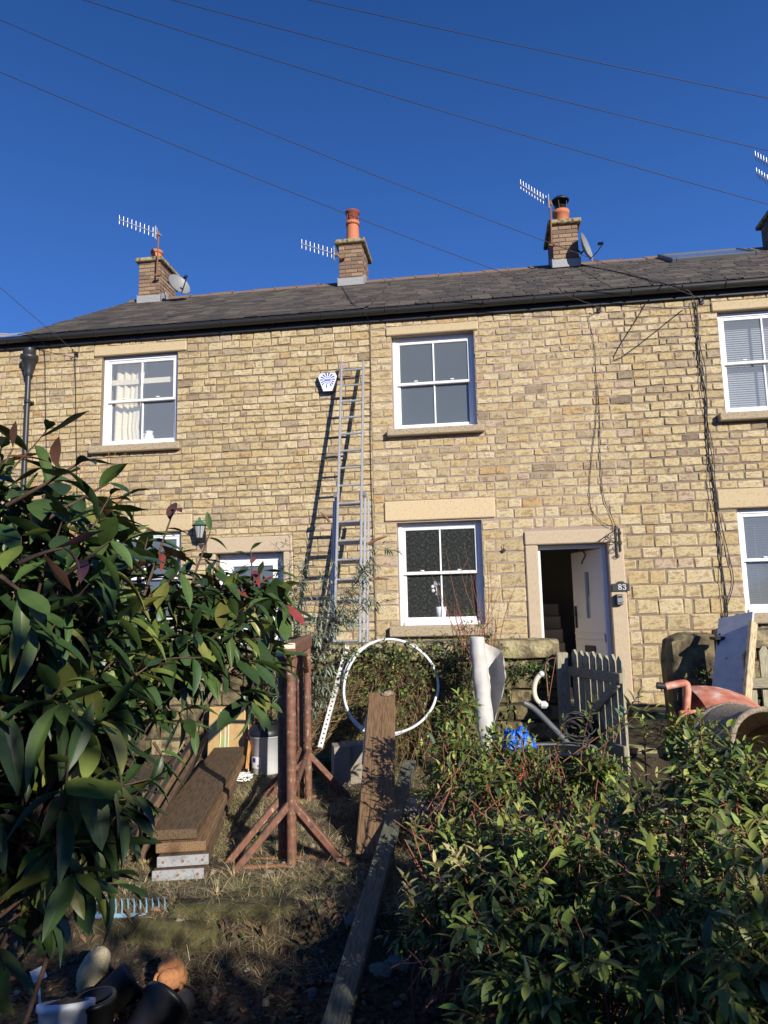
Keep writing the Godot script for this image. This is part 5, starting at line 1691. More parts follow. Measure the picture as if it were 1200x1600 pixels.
	part("rim", MB.new().lathe([Vector2(0.30, 0.128), Vector2(0.335, 0.135), Vector2(0.335, 0.15), Vector2(0.30, 0.15)], Transform3D(Basis.from_scale(Vector3(1.1, 1, 0.8)), Vector3.ZERO), 24), M.dish, t)
	var gl := part("gutter_length", MB.new().tube(smooth_path([pz(818, 1098, 3.1), pz(835, 1108, 3.1), pz(862, 1135, 3.15), pz(890, 1165, 3.2), pz(905, 1185, 3.3)]), 0.026, 10), M.zinc, self)
	tag(gl, "curved grey gutter length lying across the clutter by the gate", "gutter")
	t = thing("waste_pipe", "bent cream waste pipe with a white end trap beside the gate post", "pipe", pz(838, 1085, 2.9))
	var wp := []
	for q in [[843, 1055], [838, 1062], [835, 1072], [835, 1084], [839, 1094], [846, 1100]]: wp.append(pz(q[0], q[1], 2.9) - pz(838, 1085, 2.9))
	part("bend", MB.new().tube(smooth_path(wp), 0.022, 10), M.linen, t)
	part("trap", MB.new().bev(pz(849, 1101, 2.9) - pz(838, 1085, 2.9), Vector3(0.08, 0.06, 0.07), 0.02), M.board_white, t)
	part("coupling", MB.new().bev(pz(846, 1053, 2.9) - pz(838, 1085, 2.9), Vector3(0.05, 0.05, 0.05), 0.015), M.board_white, t)
	t = thing("bow_saw", "rusty bow saw hanging beside the hinge post", "saw", pz(856, 1045, 2.75))
	var o := pz(856, 1045, 2.75)
	part("frame", MB.new().tube(smooth_path([pz(868, 1028, 2.75) - o, pz(858, 1030, 2.75) - o, pz(852, 1040, 2.75) - o, pz(854, 1060, 2.75) - o, pz(857, 1095, 2.75) - o]), 0.006, 6), M.rust_red, t)
	part("blade", MB.new().tube([pz(868, 1028, 2.76) - o, pz(857, 1095, 2.76) - o], 0.004, 4), M.rust, t)
	for k in 4:
		var hp2 := []
		var c := pz(900 + k * 4, 1132 + k * 3, 3.0 - 0.06 * k)
		for i in 90:
			var g := i * 0.42
			var rr := 0.10 + 0.05 * sin(i * 0.11 + k) + 0.03 * sin(i * 0.53 + k * 2.0)
			hp2.append(c + Vector3(cos(g) * rr, sin(g) * rr * 0.7 + 0.03 * sin(i * 0.37 + k) - 0.02, 0.05 * sin(i * 0.3)))
		var hz := part("hose_coil", MB.new().tube(hp2, 0.009, 5), M.rubber, self)
		tag(hz, ["coil of black hose topmost of the pile behind the picket gate", "second coil of black hose in the pile behind the picket gate", "third coil of black hose in the pile behind the picket gate", "lowest coil of black hose in the pile behind the picket gate"][k], "hose", "black hoses behind the gate")
	build_mixer()

func build_mixer() -> void:
	var mouth := pz(1204, 1170, 5.65)
	var axis := (mouth - pz(1150, 1176, 5.30)).normalized()      # from the drum's back towards its mouth
	var t := thing("cement_mixer", "orange cement mixer with a cement-crusted grey drum", "cement mixer", Vector3(mouth.x, -0.75, mouth.z))
	var o := mouth - Vector3(mouth.x, -0.75, mouth.z)
	var q := Basis(axis.cross(Vector3.UP).normalized(), axis, Vector3.ZERO)
	q.z = q.x.cross(q.y)
	var xf := Transform3D(q, o)
	part("drum", MB.new().lathe([Vector2(0.0, -0.56), Vector2(0.15, -0.55), Vector2(0.225, -0.47), Vector2(0.25, -0.38), Vector2(0.25, -0.31), Vector2(0.24, -0.28), Vector2(0.193, -0.02), Vector2(0.19, 0.0), Vector2(0.19, 0.0), Vector2(0.176, 0.0), Vector2(0.176, -0.02), Vector2(0.225, -0.28), Vector2(0.235, -0.37), Vector2(0.14, -0.53), Vector2(0.0, -0.54)], xf, 40), M.cement, t)
	part("drum_rim", MB.new().lathe([Vector2(0.19, -0.022), Vector2(0.203, -0.014), Vector2(0.203, 0.006), Vector2(0.19, 0.014), Vector2(0.176, 0.006), Vector2(0.176, -0.02)], xf, 40), M.cement, t)
	part("drum_band", MB.new().lathe([Vector2(0.251, -0.38), Vector2(0.262, -0.37), Vector2(0.262, -0.32), Vector2(0.251, -0.31)], xf, 40), M.cement, t)
	for k in 2:
		part("mixing_blade", MB.new().bev(xf * Vector3(0.14 * (1 if k else -1), -0.3, 0.1), Vector3(0.10, 0.30, 0.012), 0.003, q * Basis(Vector3.UP, 0.6)), M.cement, t)
	# motor hood: an arched moulded cover over the back of the drum
	var depth := 5.05
	var prof := [[1071, 1069], [1080, 1066.5], [1100, 1066], [1120, 1068], [1140, 1073], [1158, 1080], [1172, 1090], [1182, 1101]]
	var rows := []
	for k in 7:
		var s := k / 6.0
		var row := []
		for p in prof:
			var a := pz(p[0], p[1], 4.72)
			row.append(a + Vector3(0.03 * s, -0.02 - 0.11 * s * s, 0.36 * s) - Vector3(mouth.x, -0.75, mouth.z))
		rows.append(row)
	part("motor_hood", MB.new().sheet(rows), M.orange, t)
	var lip := []
	for k in 3:
		var row := []
		for p in prof:
			var a := pz(p[0], p[1], 4.72)
			row.append(a + Vector3(0.03, -0.13 - 0.05 * k, 0.36 + 0.008 * k) - Vector3(mouth.x, -0.75, mouth.z))
		lip.append(row)
	part("hood_skirt", MB.new().sheet(lip), M.orange, t)
	var back := []
	for k in 4:
		var row := []
		for p in prof:
			var a := pz(p[0], p[1], 4.72)
			row.append(a + Vector3(0, -0.02 - 0.12 * k, -0.01 * k) - Vector3(mouth.x, -0.75, mouth.z))
		back.append(row)
	part("hood_back", MB.new().sheet(back), M.orange, t)
	var B := Vector3(mouth.x, -0.75, mouth.z)
	var fz := 5.05
	part("frame_bar", MB.new().tube(smooth_path([pz(1040, 1073, fz) - B, pz(1058, 1069, fz) - B, pz(1070, 1068, fz) - B, pz(1074, 1075, fz) - B, pz(1073, 1100, fz) - B, pz(1071, 1130, fz) - B, pz(1069, 1200, fz) - B], 4), 0.022, 10), M.orange, t)
	part("handle_grip", MB.new().tube([pz(1026, 1071, fz) - B, pz(1041, 1072.5, fz) - B], 0.020, 10), M.rubber, t)
	part("bolt", MB.new().tube([pz(1073, 1113, fz + 0.02) - B, pz(1073, 1113, fz + 0.032) - B], 0.010, 8), M.steel, t)
	part("yoke", MB.new().bev(pz(1090, 1116, fz + 0.05) - B, Vector3(0.20, 0.05, 0.03), 0.008, Basis(Vector3(0, 0, 1), 0.04)), M.orange, t)
	var c0 := []
	for k in 10: c0.append(pz(1064 - 6 * sin(k * 0.35), 1075 + k * 3.2, fz - 0.03) - B)
	part("power_cable", MB.new().tube(c0, 0.006, 5), M.rubber, t)
	for s in [[-0.45, -0.55], [0.15, -0.55], [-0.35, 0.0], [0.2, -0.1]]:
		part("leg", MB.new().tube([Vector3(s[0] * 0.6 - 0.1, 0.55, s[1] * 0.6 - 0.15), Vector3(s[0], 0.0, s[1])], 0.02, 8), M.orange, t)
	part("axle_bar", MB.new().tube([Vector3(-0.45, 0.10, -0.5), Vector3(0.2, 0.10, -0.5)], 0.016, 8), M.orange, t)

func build_foreground() -> void:
	rng.seed = 91
	# edging timbers along the step in the ground
	for q in [[430, 1418, 1.05, 0.02, "mossy edging sleeper holding the grass terrace below the trestle"], [205, 1436, 0.85, -0.05, "dark rotten edging sleeper behind the blue rake"]]:
		var p := ph(q[0], q[1], -0.77)
		var t := thing("edging_sleeper", q[4], "sleeper", p, Basis(Vector3.UP, q[3]))
		part("sleeper", rough_block(Vector3(0, -0.06 if q[0] > 300 else -0.13, 0.02 if q[0] > 300 else -0.10), Vector3(q[2], 0.20, 0.16), 0.022), M.mossy, t)
	# rake
	var ra := ph(128, 1432, -0.79); var rb := ph(262, 1429, -0.79)
	var t := thing("garden_rake", "upturned garden rake with a chipped pale blue head", "rake", (ra + rb) / 2, along(rb - ra))
	var L := (rb - ra).length()
	part("head_bar", MB.new().bev(Vector3(0, 0, 0), Vector3(L, 0.022, 0.020), 0.005), M.rake_blue, t)
	for k in 14:
		part("tine", MB.new().tube([Vector3(-L / 2 + L * (k + 0.5) / 14, 0.0, 0), Vector3(-L / 2 + L * (k + 0.5) / 14 + 0.002, 0.05, 0.004), Vector3(-L / 2 + L * (k + 0.5) / 14 + 0.003, 0.088, 0.018)], [0.006, 0.005, 0.0035], 6), M.rake_blue, t)
	part("handle", MB.new().tube([Vector3(0, 0, 0), Vector3(-0.25, 0.02, -0.7)], 0.013, 8), M.wood_brown, t)
	# pots, stones and a label
	var wp := ph(95, 1650, -0.93)
	t = thing("white_pot", "white plastic plant pot with a chipped rim in the deep shade", "pot", wp, Basis(Vector3(0, 0, 1), 0.1) * Basis(Vector3.RIGHT, -0.32))
	part("pot", MB.new().lathe([Vector2(0, 0), Vector2(0.075, 0), Vector2(0.10, 0.15), Vector2(0.108, 0.15), Vector2(0.108, 0.175), Vector2(0.095, 0.175), Vector2(0.07, 0.02)], Transform3D(), 24), M.plastic_white, t)
	part("compost", MB.new().lathe([Vector2(0.096, 0.165), Vector2(0.0, 0.19)], Transform3D(), 14), M.soil, t)
	var lp := ph(64, 1585, -0.88)
	t = thing("plant_label", "white plastic plant label standing in the white pot", "label", lp, Basis(Vector3.UP, 0.3) * Basis(Vector3(0, 0, 1), 0.12))
	part("stem", MB.new().bev(Vector3(0, 0.06, 0), Vector3(0.010, 0.14, 0.002), 0.0), M.plastic_white, t)
	part("plate", MB.new().bev(Vector3(0.003, 0.155, 0), Vector3(0.055, 0.048, 0.002), 0.0, Basis(Vector3(0, 0, 1), 0.25)), M.plastic_white, t)
	t = thing("pumice_stone", "pale pitted oval stone resting between the plant pots", "stone", ph(130, 1545, -0.90), Basis(Vector3(0, 0, 1), -0.5))
	var f := FastNoiseLite.new(); f.seed = 3; f.frequency = 6.0
	var rows := []
	for k in 15:
		var row := []
		for j in 21:
			var g := TAU * j / 20; var a := PI * k / 14
			var d := Vector3(sin(a) * cos(g), -cos(a), -sin(a) * sin(g))
			row.append(d * Vector3(0.060, 0.105, 0.06) * (1 + 0.12 * f.get_noise_3dv(d)) + Vector3(0, 0.09, 0))
		rows.append(row)
	part("stone", MB.new().sheet(rows), M.pumice, t)
	for q in [[175, 1555, 0.7, "black plastic pot lying beside the pale pitted stone", 0.085], [235, 1600, 1.2, "black plastic pot lying at the foot of the rusty stone", 0.10], [150, 1600, 0.2, "black plastic pot upright behind the white pot", 0.08]]:
		t = thing("black_pot", q[3], "pot", ph(q[0], q[1], -0.87), Basis(Vector3.UP, q[2]) * Basis(Vector3(0, 0, 1), -1.1 if q[2] > 0.5 else 0.1))
		var r: float = q[4]
		part("pot", MB.new().lathe([Vector2(0, -0.09), Vector2(r * 0.7, -0.09), Vector2(r * 0.95, 0.08), Vector2(r * 1.05, 0.08), Vector2(r * 1.05, 0.10), Vector2(r * 0.9, 0.10), Vector2(r * 0.65, -0.07)], Transform3D(), 22), M.black, t)
	t = thing("rusty_stone", "rust-orange pointed stone on the dark soil near the pots", "stone", ph(266, 1545, -0.93), Basis(Vector3.UP, 0.4))
	part("stone", rough_block(Vector3(0, 0.055, 0), Vector3(0.12, 0.13, 0.09), 0.035, Basis(Vector3(0, 0, 1), 0.25)), M.red_stone, t)
	var pp := ph(205, 1620, -0.90); var pq := ph(292, 1562, -0.90)
	var bt := part("black_tube", MB.new().tube([pp, pq], 0.045, 16), M.gutter, self)
	tag(bt, "short glossy black drain tube lying on the dark soil", "tube")
	for q in [[540, 1470, 0.10, "flat mossy stone set in the soil beside the batten"], [480, 1395, 0.16, "broad mossy flagstone half buried in front of the trestle"], [380, 1405, 0.15, "broad mossy flagstone half buried near the planks"], [555, 1432, 0.07, "small rounded stone lying against the batten"], [620, 1510, 0.06, "small buff stone under the shrub's bare stems"], [595, 1520, 0.05, "small brown stone in the leaf litter by the batten"]]:
		var p := ph(q[0], q[1], -0.78 if q[1] < 1440 else -0.93)
		t = thing("garden_stone", q[3], "stone", p, Basis(Vector3.UP, rf(0, 3)))
		part("stone", rough_block(Vector3.ZERO, Vector3(q[2] * 2.2, 0.07, q[2] * 1.6), 0.02), M.mossy if q[2] > 0.08 else M.concrete, t)

# ---------- plants ----------
# a leaf of length 1 along +x, lying in the x-z plane with its midrib folded and its tip drooping
func leaf_mesh(width: float, fold: float, droop: float, segs := 5, belly := 0.45, rib := false, wave := 0.0) -> MB:
	var mb := MB.new()
	mb.tinted = rib
	var mid := []; var l := []; var r := []
	for i in segs + 1:
		var t := float(i) / segs
		var w: float = width * 0.5 * pow(sin(PI * pow(t, log(0.5) / log(belly))), 0.85) if i > 0 and i < segs else 0.004
		var y := -droop * t * t
		mid.append(Vector3(t, y, 0))
		l.append(Vector3(t, y + w * fold + wave * sin(t * 9.0), -w)); r.append(Vector3(t, y + w * fold + wave * sin(t * 9.0 + 2.0), w))
	var nm := func(a: Vector3, side: float) -> Vector3: return Vector3(droop * a.x * 1.4, 1.0, -side * fold).normalized()
	var plain := [Color(1, 1, 1), Color(0.86, 0.93, 0.9), Color(1.1, 1.06, 1.0)]
	for i in segs:
		mb.col = plain[i % 3]
		mb.quad_n(mid[i], mid[i + 1], l[i + 1], l[i], nm.call(mid[i], -0.3), nm.call(mid[i + 1], -0.3), nm.call(l[i + 1], -1), nm.call(l[i], -1))
		mb.quad_n(r[i], r[i + 1], mid[i + 1], mid[i], nm.call(r[i], 1), nm.call(r[i + 1], 1), nm.call(mid[i + 1], 0.3), nm.call(mid[i], 0.3))
		if rib:      # the pale midrib stands a little proud of the blade
			mb.col = Color(2.6, 2.3, 1.9)
			var w0 := 0.013 * (1.0 - 0.85 * i / segs); var w1 := 0.013 * (1.0 - 0.85 * (i + 1) / segs)
			var u := Vector3(0, 0.006, 0)
			mb.quad(mid[i] + u + Vector3(0, 0, w0), mid[i + 1] + u + Vector3(0, 0, w1), mid[i + 1] + u - Vector3(0, 0, w1), mid[i] + u - Vector3(0, 0, w0))
	return mb

var hang := 0.12        # how far leaves droop from their shoot
var leaves := []       # [transform, tone] of the plant being grown
var stems: MB

func leaf_at(p: Vector3, dir: Vector3, size: float, tone: int, twist := 0.4) -> void:
	var q := along(dir, (Vector3.UP + rdir() * twist).normalized())
	leaves.append([Transform3D(q * Basis.from_scale(Vector3(size, size, size * rf(0.65, 1.2))), p), tone])

func shoot(a: Vector3, dir: Vector3, length: float, count: int, size: float, paired: bool, tones: Array, tip_tones: Array, thick := 0.0035, sag := 0.25, from := 0.15) -> Vector3:
	var pts := []
	var d := dir.normalized()
	var p := a
	var n := 6
	for i in n + 1:
		pts.append(p)
		d = (d + Vector3(0, -sag / n, 0) + rdir() * 0.08).normalized()
		p += d * length / n
	stems.tube(pts, [thick, thick, thick * 0.9, thick * 0.8, thick * 0.7, thick * 0.6, thick * 0.4], 4, false)
	var spin := rf(0, TAU)
	for k in count:
		var t: float = from + (1.0 - from) * (k + 1.0) / count
		var idx: int = min(int(t * n), n - 1)
		var at: Vector3 = pts[idx].lerp(pts[idx + 1], t * n - idx)
		var ax: Vector3 = (pts[idx + 1] - pts[idx]).normalized()
		var u := ax.cross(Vector3(0.31, 0.9, 0.2)).normalized(); var w := ax.cross(u)
		spin += 2.4 if not paired else PI / 2
		for s in (2 if paired else 1):
			var g := spin + PI * s
			var out := (u * cos(g) + w * sin(g))
			var open: float = lerp(0.95, 0.35, pow(t, 3))
			var dd := (out * open + ax * (1.0 - open * 0.6) + Vector3(0, -hang * rf(0.4, 1.5), 0)).normalized()
			var tone: int = tones[rng.randi() % tones.size()]
			if t > 0.86 and tip_tones: tone = tip_tones[rng.randi() % tip_tones.size()]
			leaf_at(at, dd, size * rf(0.75, 1.15) * (1.0 if t < 0.9 else 0.7), tone)
	return pts[n]

# puts the collected leaves on the plant: the 300 that show largest as parts, the rest as one mass
func dress(plant: Node3D, kinds: Array, palette: Array, m: StandardMaterial3D, most := 300) -> void:
	var meshes := []
	for k in kinds: meshes.append(k.mesh())
	var mats := []
	for c in palette:
		var one := m.duplicate()
		one.vertex_color_use_as_albedo = kinds[0].tinted
		one.albedo_color = Color(c.r, c.g, c.b).linear_to_srgb()
		mats.append(one)
	var order := []
	for i in leaves.size():
		var xf: Transform3D = leaves[i][0]
		var p := pix(xf.origin)
		var seen := 1.0 if p.x > -40 and p.x < 1240 and p.y > 0 and p.y < 1640 else 0.05
		var q := look.inverse() * (xf.origin - EYE)
		if q.z > -0.2: seen = 0.0
		order.append([seen * xf.basis.x.length() / (xf.origin - EYE).length(), i])
	order.sort_custom(func(a, b): return a[0] > b[0])
	var groups := []
	for k in kinds.size(): groups.append([[], []])
	for j in order.size():
		var e = leaves[order[j][1]]
		var k := rng.randi() % kinds.size()
		if j < most:
			piece("leaf", meshes[k], mats[e[1]], plant, e[0])
		else:
			var c: Color = palette[e[1]]
			var v := rf(0.75, 1.2)
			groups[k][0].append(e[0]); groups[k][1].append(Color(c.r * v, c.g * v * rf(0.95, 1.05), c.b * v))
	for k in kinds.size():
		if groups[k][0]: copies("foliage", meshes[k], m, groups[k][0], groups[k][1], plant)
	leaves = []

func new_plant(called: String, label: String, category: String, at: Vector3, group := "") -> Node3D:
	leaves = []
	stems = MB.new()
	return thing(called, label, category, Vector3.ZERO, Basis(), group)

func build_plants() -> void:
	photinia()
	low_shrub()
	buddleia()
	wall_plants()
	grass_and_litter()

func photinia() -> void:
	rng.seed = 101
	hang = 0.5
	var base := Vector3(-1.55, -0.95, 7.7)
	var plant := new_plant("evergreen_bush", "big evergreen bush with glossy dark leaves and red young shoots", "bush", base)
	var clumps := [[20, 1010, 1.45, 0.20], [-70, 940, 1.6, 0.2], [70, 960, 1.75, 0.14], [85, 1080, 1.55, 0.20], [40, 1230, 1.5, 0.22], [-20, 1370, 1.5, 0.2], [70, 1190, 1.7, 0.15], [60, 1310, 1.7, 0.12],
		[180, 990, 2.0, 0.16], [160, 1070, 1.95, 0.15], [270, 1000, 2.2, 0.15], [320, 985, 2.4, 0.12], [350, 1030, 2.5, 0.12], [265, 1060, 2.2, 0.10], [10, 830, 1.75, 0.09], [-40, 790, 1.65, 0.09], [110, 900, 1.95, 0.07],
		[375, 960, 2.6, 0.08], [210, 930, 2.1, 0.09], [-60, 1100, 1.5, 0.25], [-90, 1280, 1.6, 0.25], [-140, 950, 1.9, 0.3], [135, 1150, 1.95, 0.09], [115, 1250, 1.8, 0.08], [100, 1350, 1.75, 0.07]]
	for c in clumps:
		var centre := pd(c[0], c[1], c[2])
		var fork := base + Vector3(rf(-0.15, 0.2), 0.35 + rf(0, 0.3), rf(-0.15, 0.15))
		var hub := centre + Vector3(0, -c[3] * 0.5, 0)
		stems.tube(smooth_path([base, fork, fork.lerp(hub, 0.6) + rdir() * 0.05, hub], 4), [0.013, 0.012, 0.010, 0.009, 0.008, 0.007, 0.006, 0.006, 0.005, 0.005], 6, false)
		var n := int(10 + c[3] * 55)
		for k in n:
			var off: Vector3 = rdir() * pow(rng.randf(), 0.4) * c[3]
			var at: Vector3 = centre + off
			stems.tube([hub, hub.lerp(at, 0.5) + rdir() * 0.01, at], [0.005, 0.004, 0.0035], 4, false)
			var tips := [4, 5, 1, 1] if rng.randf() < 0.07 else [1, 2, 0]
			shoot(at, off.normalized() * 0.7 + Vector3(0.25, 0.75, 0.25) + rdir() * 0.4, rf(0.10, 0.19), rng.randi_range(6, 9), rf(0.075, 0.135), false, [0, 0, 0, 0, 1, 1, 2, 0, 0, 1, 7, 3], tips, 0.0032, 0.2)
	# shoots that stand clear of the mass: start, tip, depths, leaf count, tones
	for s in [[10, 790, 140, 722, 1.35, 6, [0, 1, 5]], [60, 820, 165, 745, 1.55, 5, [1, 0, 5]], [225, 930, 268, 800, 2.0, 7, [4, 4, 5]], [285, 960, 328, 830, 2.15, 8, [5, 1, 0]], [395, 1000, 420, 862, 2.45, 9, [4, 1, 0]],
			[30, 880, 95, 845, 1.15, 3, [6, 6, 5]], [-10, 760, 20, 700, 1.5, 3, [5, 4]], [70, 800, 85, 730, 1.6, 4, [5, 0]], [100, 900, 175, 850, 1.3, 4, [6, 1]], [330, 960, 350, 905, 2.4, 7, [1, 4, 0]], [150, 830, 190, 770, 1.9, 5, [0, 1]], [0, 900, 40, 930, 1.2, 4, [2, 1]], [390, 1040, 385, 1085, 2.5, 5, [0, 1]], [240, 1160, 262, 1195, 2.1, 5, [0, 1]], [60, 1390, 75, 1450, 1.6, 6, [0]]]:
		var a := pd(s[0], s[1], s[4]); var b := pd(s[2], s[3], s[4])
		shoot(a, b - a, (b - a).length(), s[5], rf(0.085, 0.105), false, s[6], s[6], 0.0045, 0.05, 0.3)
	part("branch", stems, M.bark, plant)
	var kinds := [leaf_mesh(0.40, 0.25, 0.18, 6, 0.52, true, 0.012), leaf_mesh(0.34, 0.45, 0.38, 6, 0.5, true, 0.02), leaf_mesh(0.44, 0.15, 0.08, 6, 0.55, true, 0.015), leaf_mesh(0.38, 0.3, -0.12, 6, 0.5, true, 0.018), leaf_mesh(0.30, 0.6, 0.55, 6, 0.48, true, 0.01)]
	dress(plant, kinds, [Color(0.034, 0.066, 0.020), Color(0.062, 0.105, 0.026), Color(0.14, 0.18, 0.035), Color(0.2, 0.2, 0.05), Color(0.22, 0.045, 0.035), Color(0.10, 0.045, 0.03), Color(0.055, 0.025, 0.035), Color(0.07, 0.08, 0.018)], M.leaf)
	hang = 0.12
	# tall dry stalks behind it
	var dry := thing("dry_stalks", "tall straw-coloured dead stalks standing behind the evergreen bush", "stalks")
	for k in 30:
		var px := rf(85, 200)
		var a := pd(px * 0.6 + 10 + rf(-15, 15), 1010, 4.5); var b := pd(px, rf(690, 810), 4.4 + rf(-0.2, 0.2))
		a.y = -0.8
		part("stalk", MB.new().tube([a, a.lerp(b, 0.5) + rdir() * 0.02, b], [0.004, 0.003, 0.0015], 4, false), M.wood_orange, dry)

func low_shrub() -> void:
	rng.seed = 111
	var plant := new_plant("leafy_shrub", "sprawling leafy shrub with red-brown stems and pointed green leaves", "shrub", Vector3(0.6, -0.9, 7))
	var clumps := [[700, 1330, 3.7, 0.12], [735, 1400, 3.1, 0.17], [690, 1450, 3.0, 0.09], [780, 1350, 3.2, 0.18], [760, 1250, 3.9, 0.11], [725, 1190, 4.4, 0.09], [870, 1340, 3.1, 0.18], [900, 1420, 2.6, 0.25], [790, 1490, 2.5, 0.22],
		[1010, 1285, 3.1, 0.16], [990, 1360, 2.7, 0.24], [1105, 1280, 2.9, 0.18], [1090, 1215, 3.1, 0.10], [1190, 1300, 2.6, 0.2], [1150, 1400, 2.3, 0.24], [1050, 1480, 2.2, 0.24], [950, 1530, 2.2, 0.22], [1150, 1550, 1.9, 0.24], [850, 1590, 2.2, 0.16], [1250, 1450, 2.0, 0.25],
		[1070, 1165, 3.3, 0.04], [1180, 1230, 2.9, 0.10], [715, 1130, 4.8, 0.07], [690, 1230, 4.6, 0.05], [820, 1400, 2.9, 0.2], [1260, 1300, 2.6, 0.25], [1230, 1600, 1.8, 0.25], [960, 1440, 2.6, 0.2], [800, 1225, 4.7, 0.08], [850, 1245, 4.3, 0.10], [765, 1190, 4.9, 0.06], [900, 1230, 4.3, 0.06], [940, 1215, 4.2, 0.05], [830, 1195, 4.9, 0.05]]
	for c in clumps:
		var centre := pd(c[0], c[1], c[2])
		var base := Vector3(centre.x + rf(-0.15, 0.15), -0.93 if centre.z > 5.8 else -0.75, centre.z + rf(-0.2, 0.1))
		var yellow: bool = rng.randf() < 0.25
		var tones := [0, 0, 0, 1, 1, 2, 0, 5] if not yellow else [1, 2, 2, 3, 3, 0]
		for k in int(5 + c[3] * 25):
			var a: Vector3 = base + Vector3(rf(-0.14, 0.14), 0, rf(-0.14, 0.14))
			var off := rdir()
			off.y = abs(off.y) * 1.2 - 0.45
			var b: Vector3 = centre + off * c[3] * rf(0.6, 1.15)
			var path := smooth_path([a, a.lerp(b, 0.45) + Vector3(0, 0.06, 0) + rdir() * 0.05, b, b + (b - a).normalized() * 0.04 + rdir() * 0.03 - Vector3(0, 0.01, 0)], 4)
			var th := []
			for i in path.size(): th.append(lerp(0.0055, 0.0018, float(i) / path.size()))
			stems.tube(path, th, 5, false)
			for j in rng.randi_range(5, 8):
				var t := rf(0.4, 1.0)
				var i := int(t * (path.size() - 2))
				var ax: Vector3 = (path[i + 1] - path[i]).normalized()
				shoot(path[i], ax * 0.55 + rdir() * 0.75 + Vector3(0, 0.35, 0), rf(0.07, 0.19), rng.randi_range(3, 6), rf(0.045, 0.086), true, tones, [1, 2, 4, 2, 0], 0.0019, 0.35, 0.1)
			shoot(path[-1], path[-1] - path[-3], rf(0.08, 0.16), 5, rf(0.045, 0.07), true, tones, [2, 4, 4], 0.0018, 0.3, 0.0)
	# long arching sprays
	for s in [[800, 1330, 955, 1108, 3.9], [960, 1160, 985, 1080, 4.0], [905, 1230, 905, 1085, 4.2], [880, 1190, 1010, 1098, 4.0], [1050, 1200, 1062, 1120, 3.3], [700, 1250, 700, 1120, 4.6], [760, 1290, 745, 1110, 4.4], [1100, 1220, 1090, 1125, 3.0], [1010, 1220, 1000, 1130, 3.5], [840, 1260, 800, 1165, 4.4], [710, 1330, 690, 1190, 4.2], [680, 1320, 665, 1170, 4.5], [740, 1300, 725, 1140, 4.6], [700, 1280, 745, 1150, 4.7], [770, 1280, 800, 1130, 4.6], [860, 1270, 880, 1130, 4.3], [660, 1400, 640, 1290, 3.6], [930, 1250, 940, 1140, 4.1], [780, 1300, 840, 1140, 4.4]]:
		var a := pd(s[0], s[1], s[4]); var b := pd(s[2], s[3], s[4])
		shoot(a, b - a + Vector3(0, 0.06, 0), (b - a).length() * 1.05, 12, rf(0.05, 0.07), true, [0, 1, 1, 5, 0], [1, 2], 0.004, 0.45, 0.3)
	# pale yellowing sprigs low in the shrub
	for s in [[700, 1430, 690, 1350], [750, 1420, 760, 1320], [640, 1430, 640, 1370], [730, 1380, 715, 1330], [870, 1440, 880, 1400], [1130, 1440, 1120, 1400]]:
		var a := pd(s[0], s[1], 2.9); var b := pd(s[2], s[3], 2.85)
		shoot(a, b - a, (b - a).length(), 7, 0.062, true, [3, 3, 6], [3, 6], 0.003, 0.1, 0.3)
	# bare stems near the ground
	for k in 110:
		var px := rf(640, 1180); var py := rf(1430, 1590)
		var a := pd(px, py, lerp(3.0, 2.3, (py - 1400) / 190.0))
		var d := Vector3(rf(-1, 1), rf(0.0, 0.7), rf(-0.6, 0.6)).normalized() * rf(0.15, 0.4)
		stems.tube(smooth_path([a - d * 0.5, a - d * 0.15 + rdir() * 0.04, a + d * 0.15 + rdir() * 0.04, a + d * 0.5], 3), [0.0035, 0.0032, 0.003, 0.003, 0.0028, 0.0026, 0.0024, 0.002, 0.0016, 0.0012], 5, false)
	for k in 60:
		var px := rf(660, 900); var py := rf(1180, 1380)
		var a := pd(px, py, lerp(4.4, 3.0, (py - 1180) / 200.0))
		var d := Vector3(rf(-0.7, 0.7), rf(0.2, 1.0), rf(-0.4, 0.4)).normalized() * rf(0.15, 0.4)
		stems.tube([a - d * 0.5, a + rdir() * 0.015, a + d * 0.5], [0.004, 0.0035, 0.0025], 5, false)
	part("stem", stems, M.bark_red, plant)
	var kinds := [leaf_mesh(0.34, 0.25, 0.25, 4, 0.42), leaf_mesh(0.30, 0.3, 0.4, 4, 0.45), leaf_mesh(0.40, 0.2, 0.12, 4, 0.45)]
	dress(plant, kinds, [Color(0.075, 0.12, 0.022), Color(0.135, 0.185, 0.034), Color(0.26, 0.295, 0.06), Color(0.37, 0.36, 0.13), Color(0.20, 0.29, 0.05), Color(0.055, 0.10, 0.05), Color(0.38, 0.32, 0.15)], M.leaf_dull)

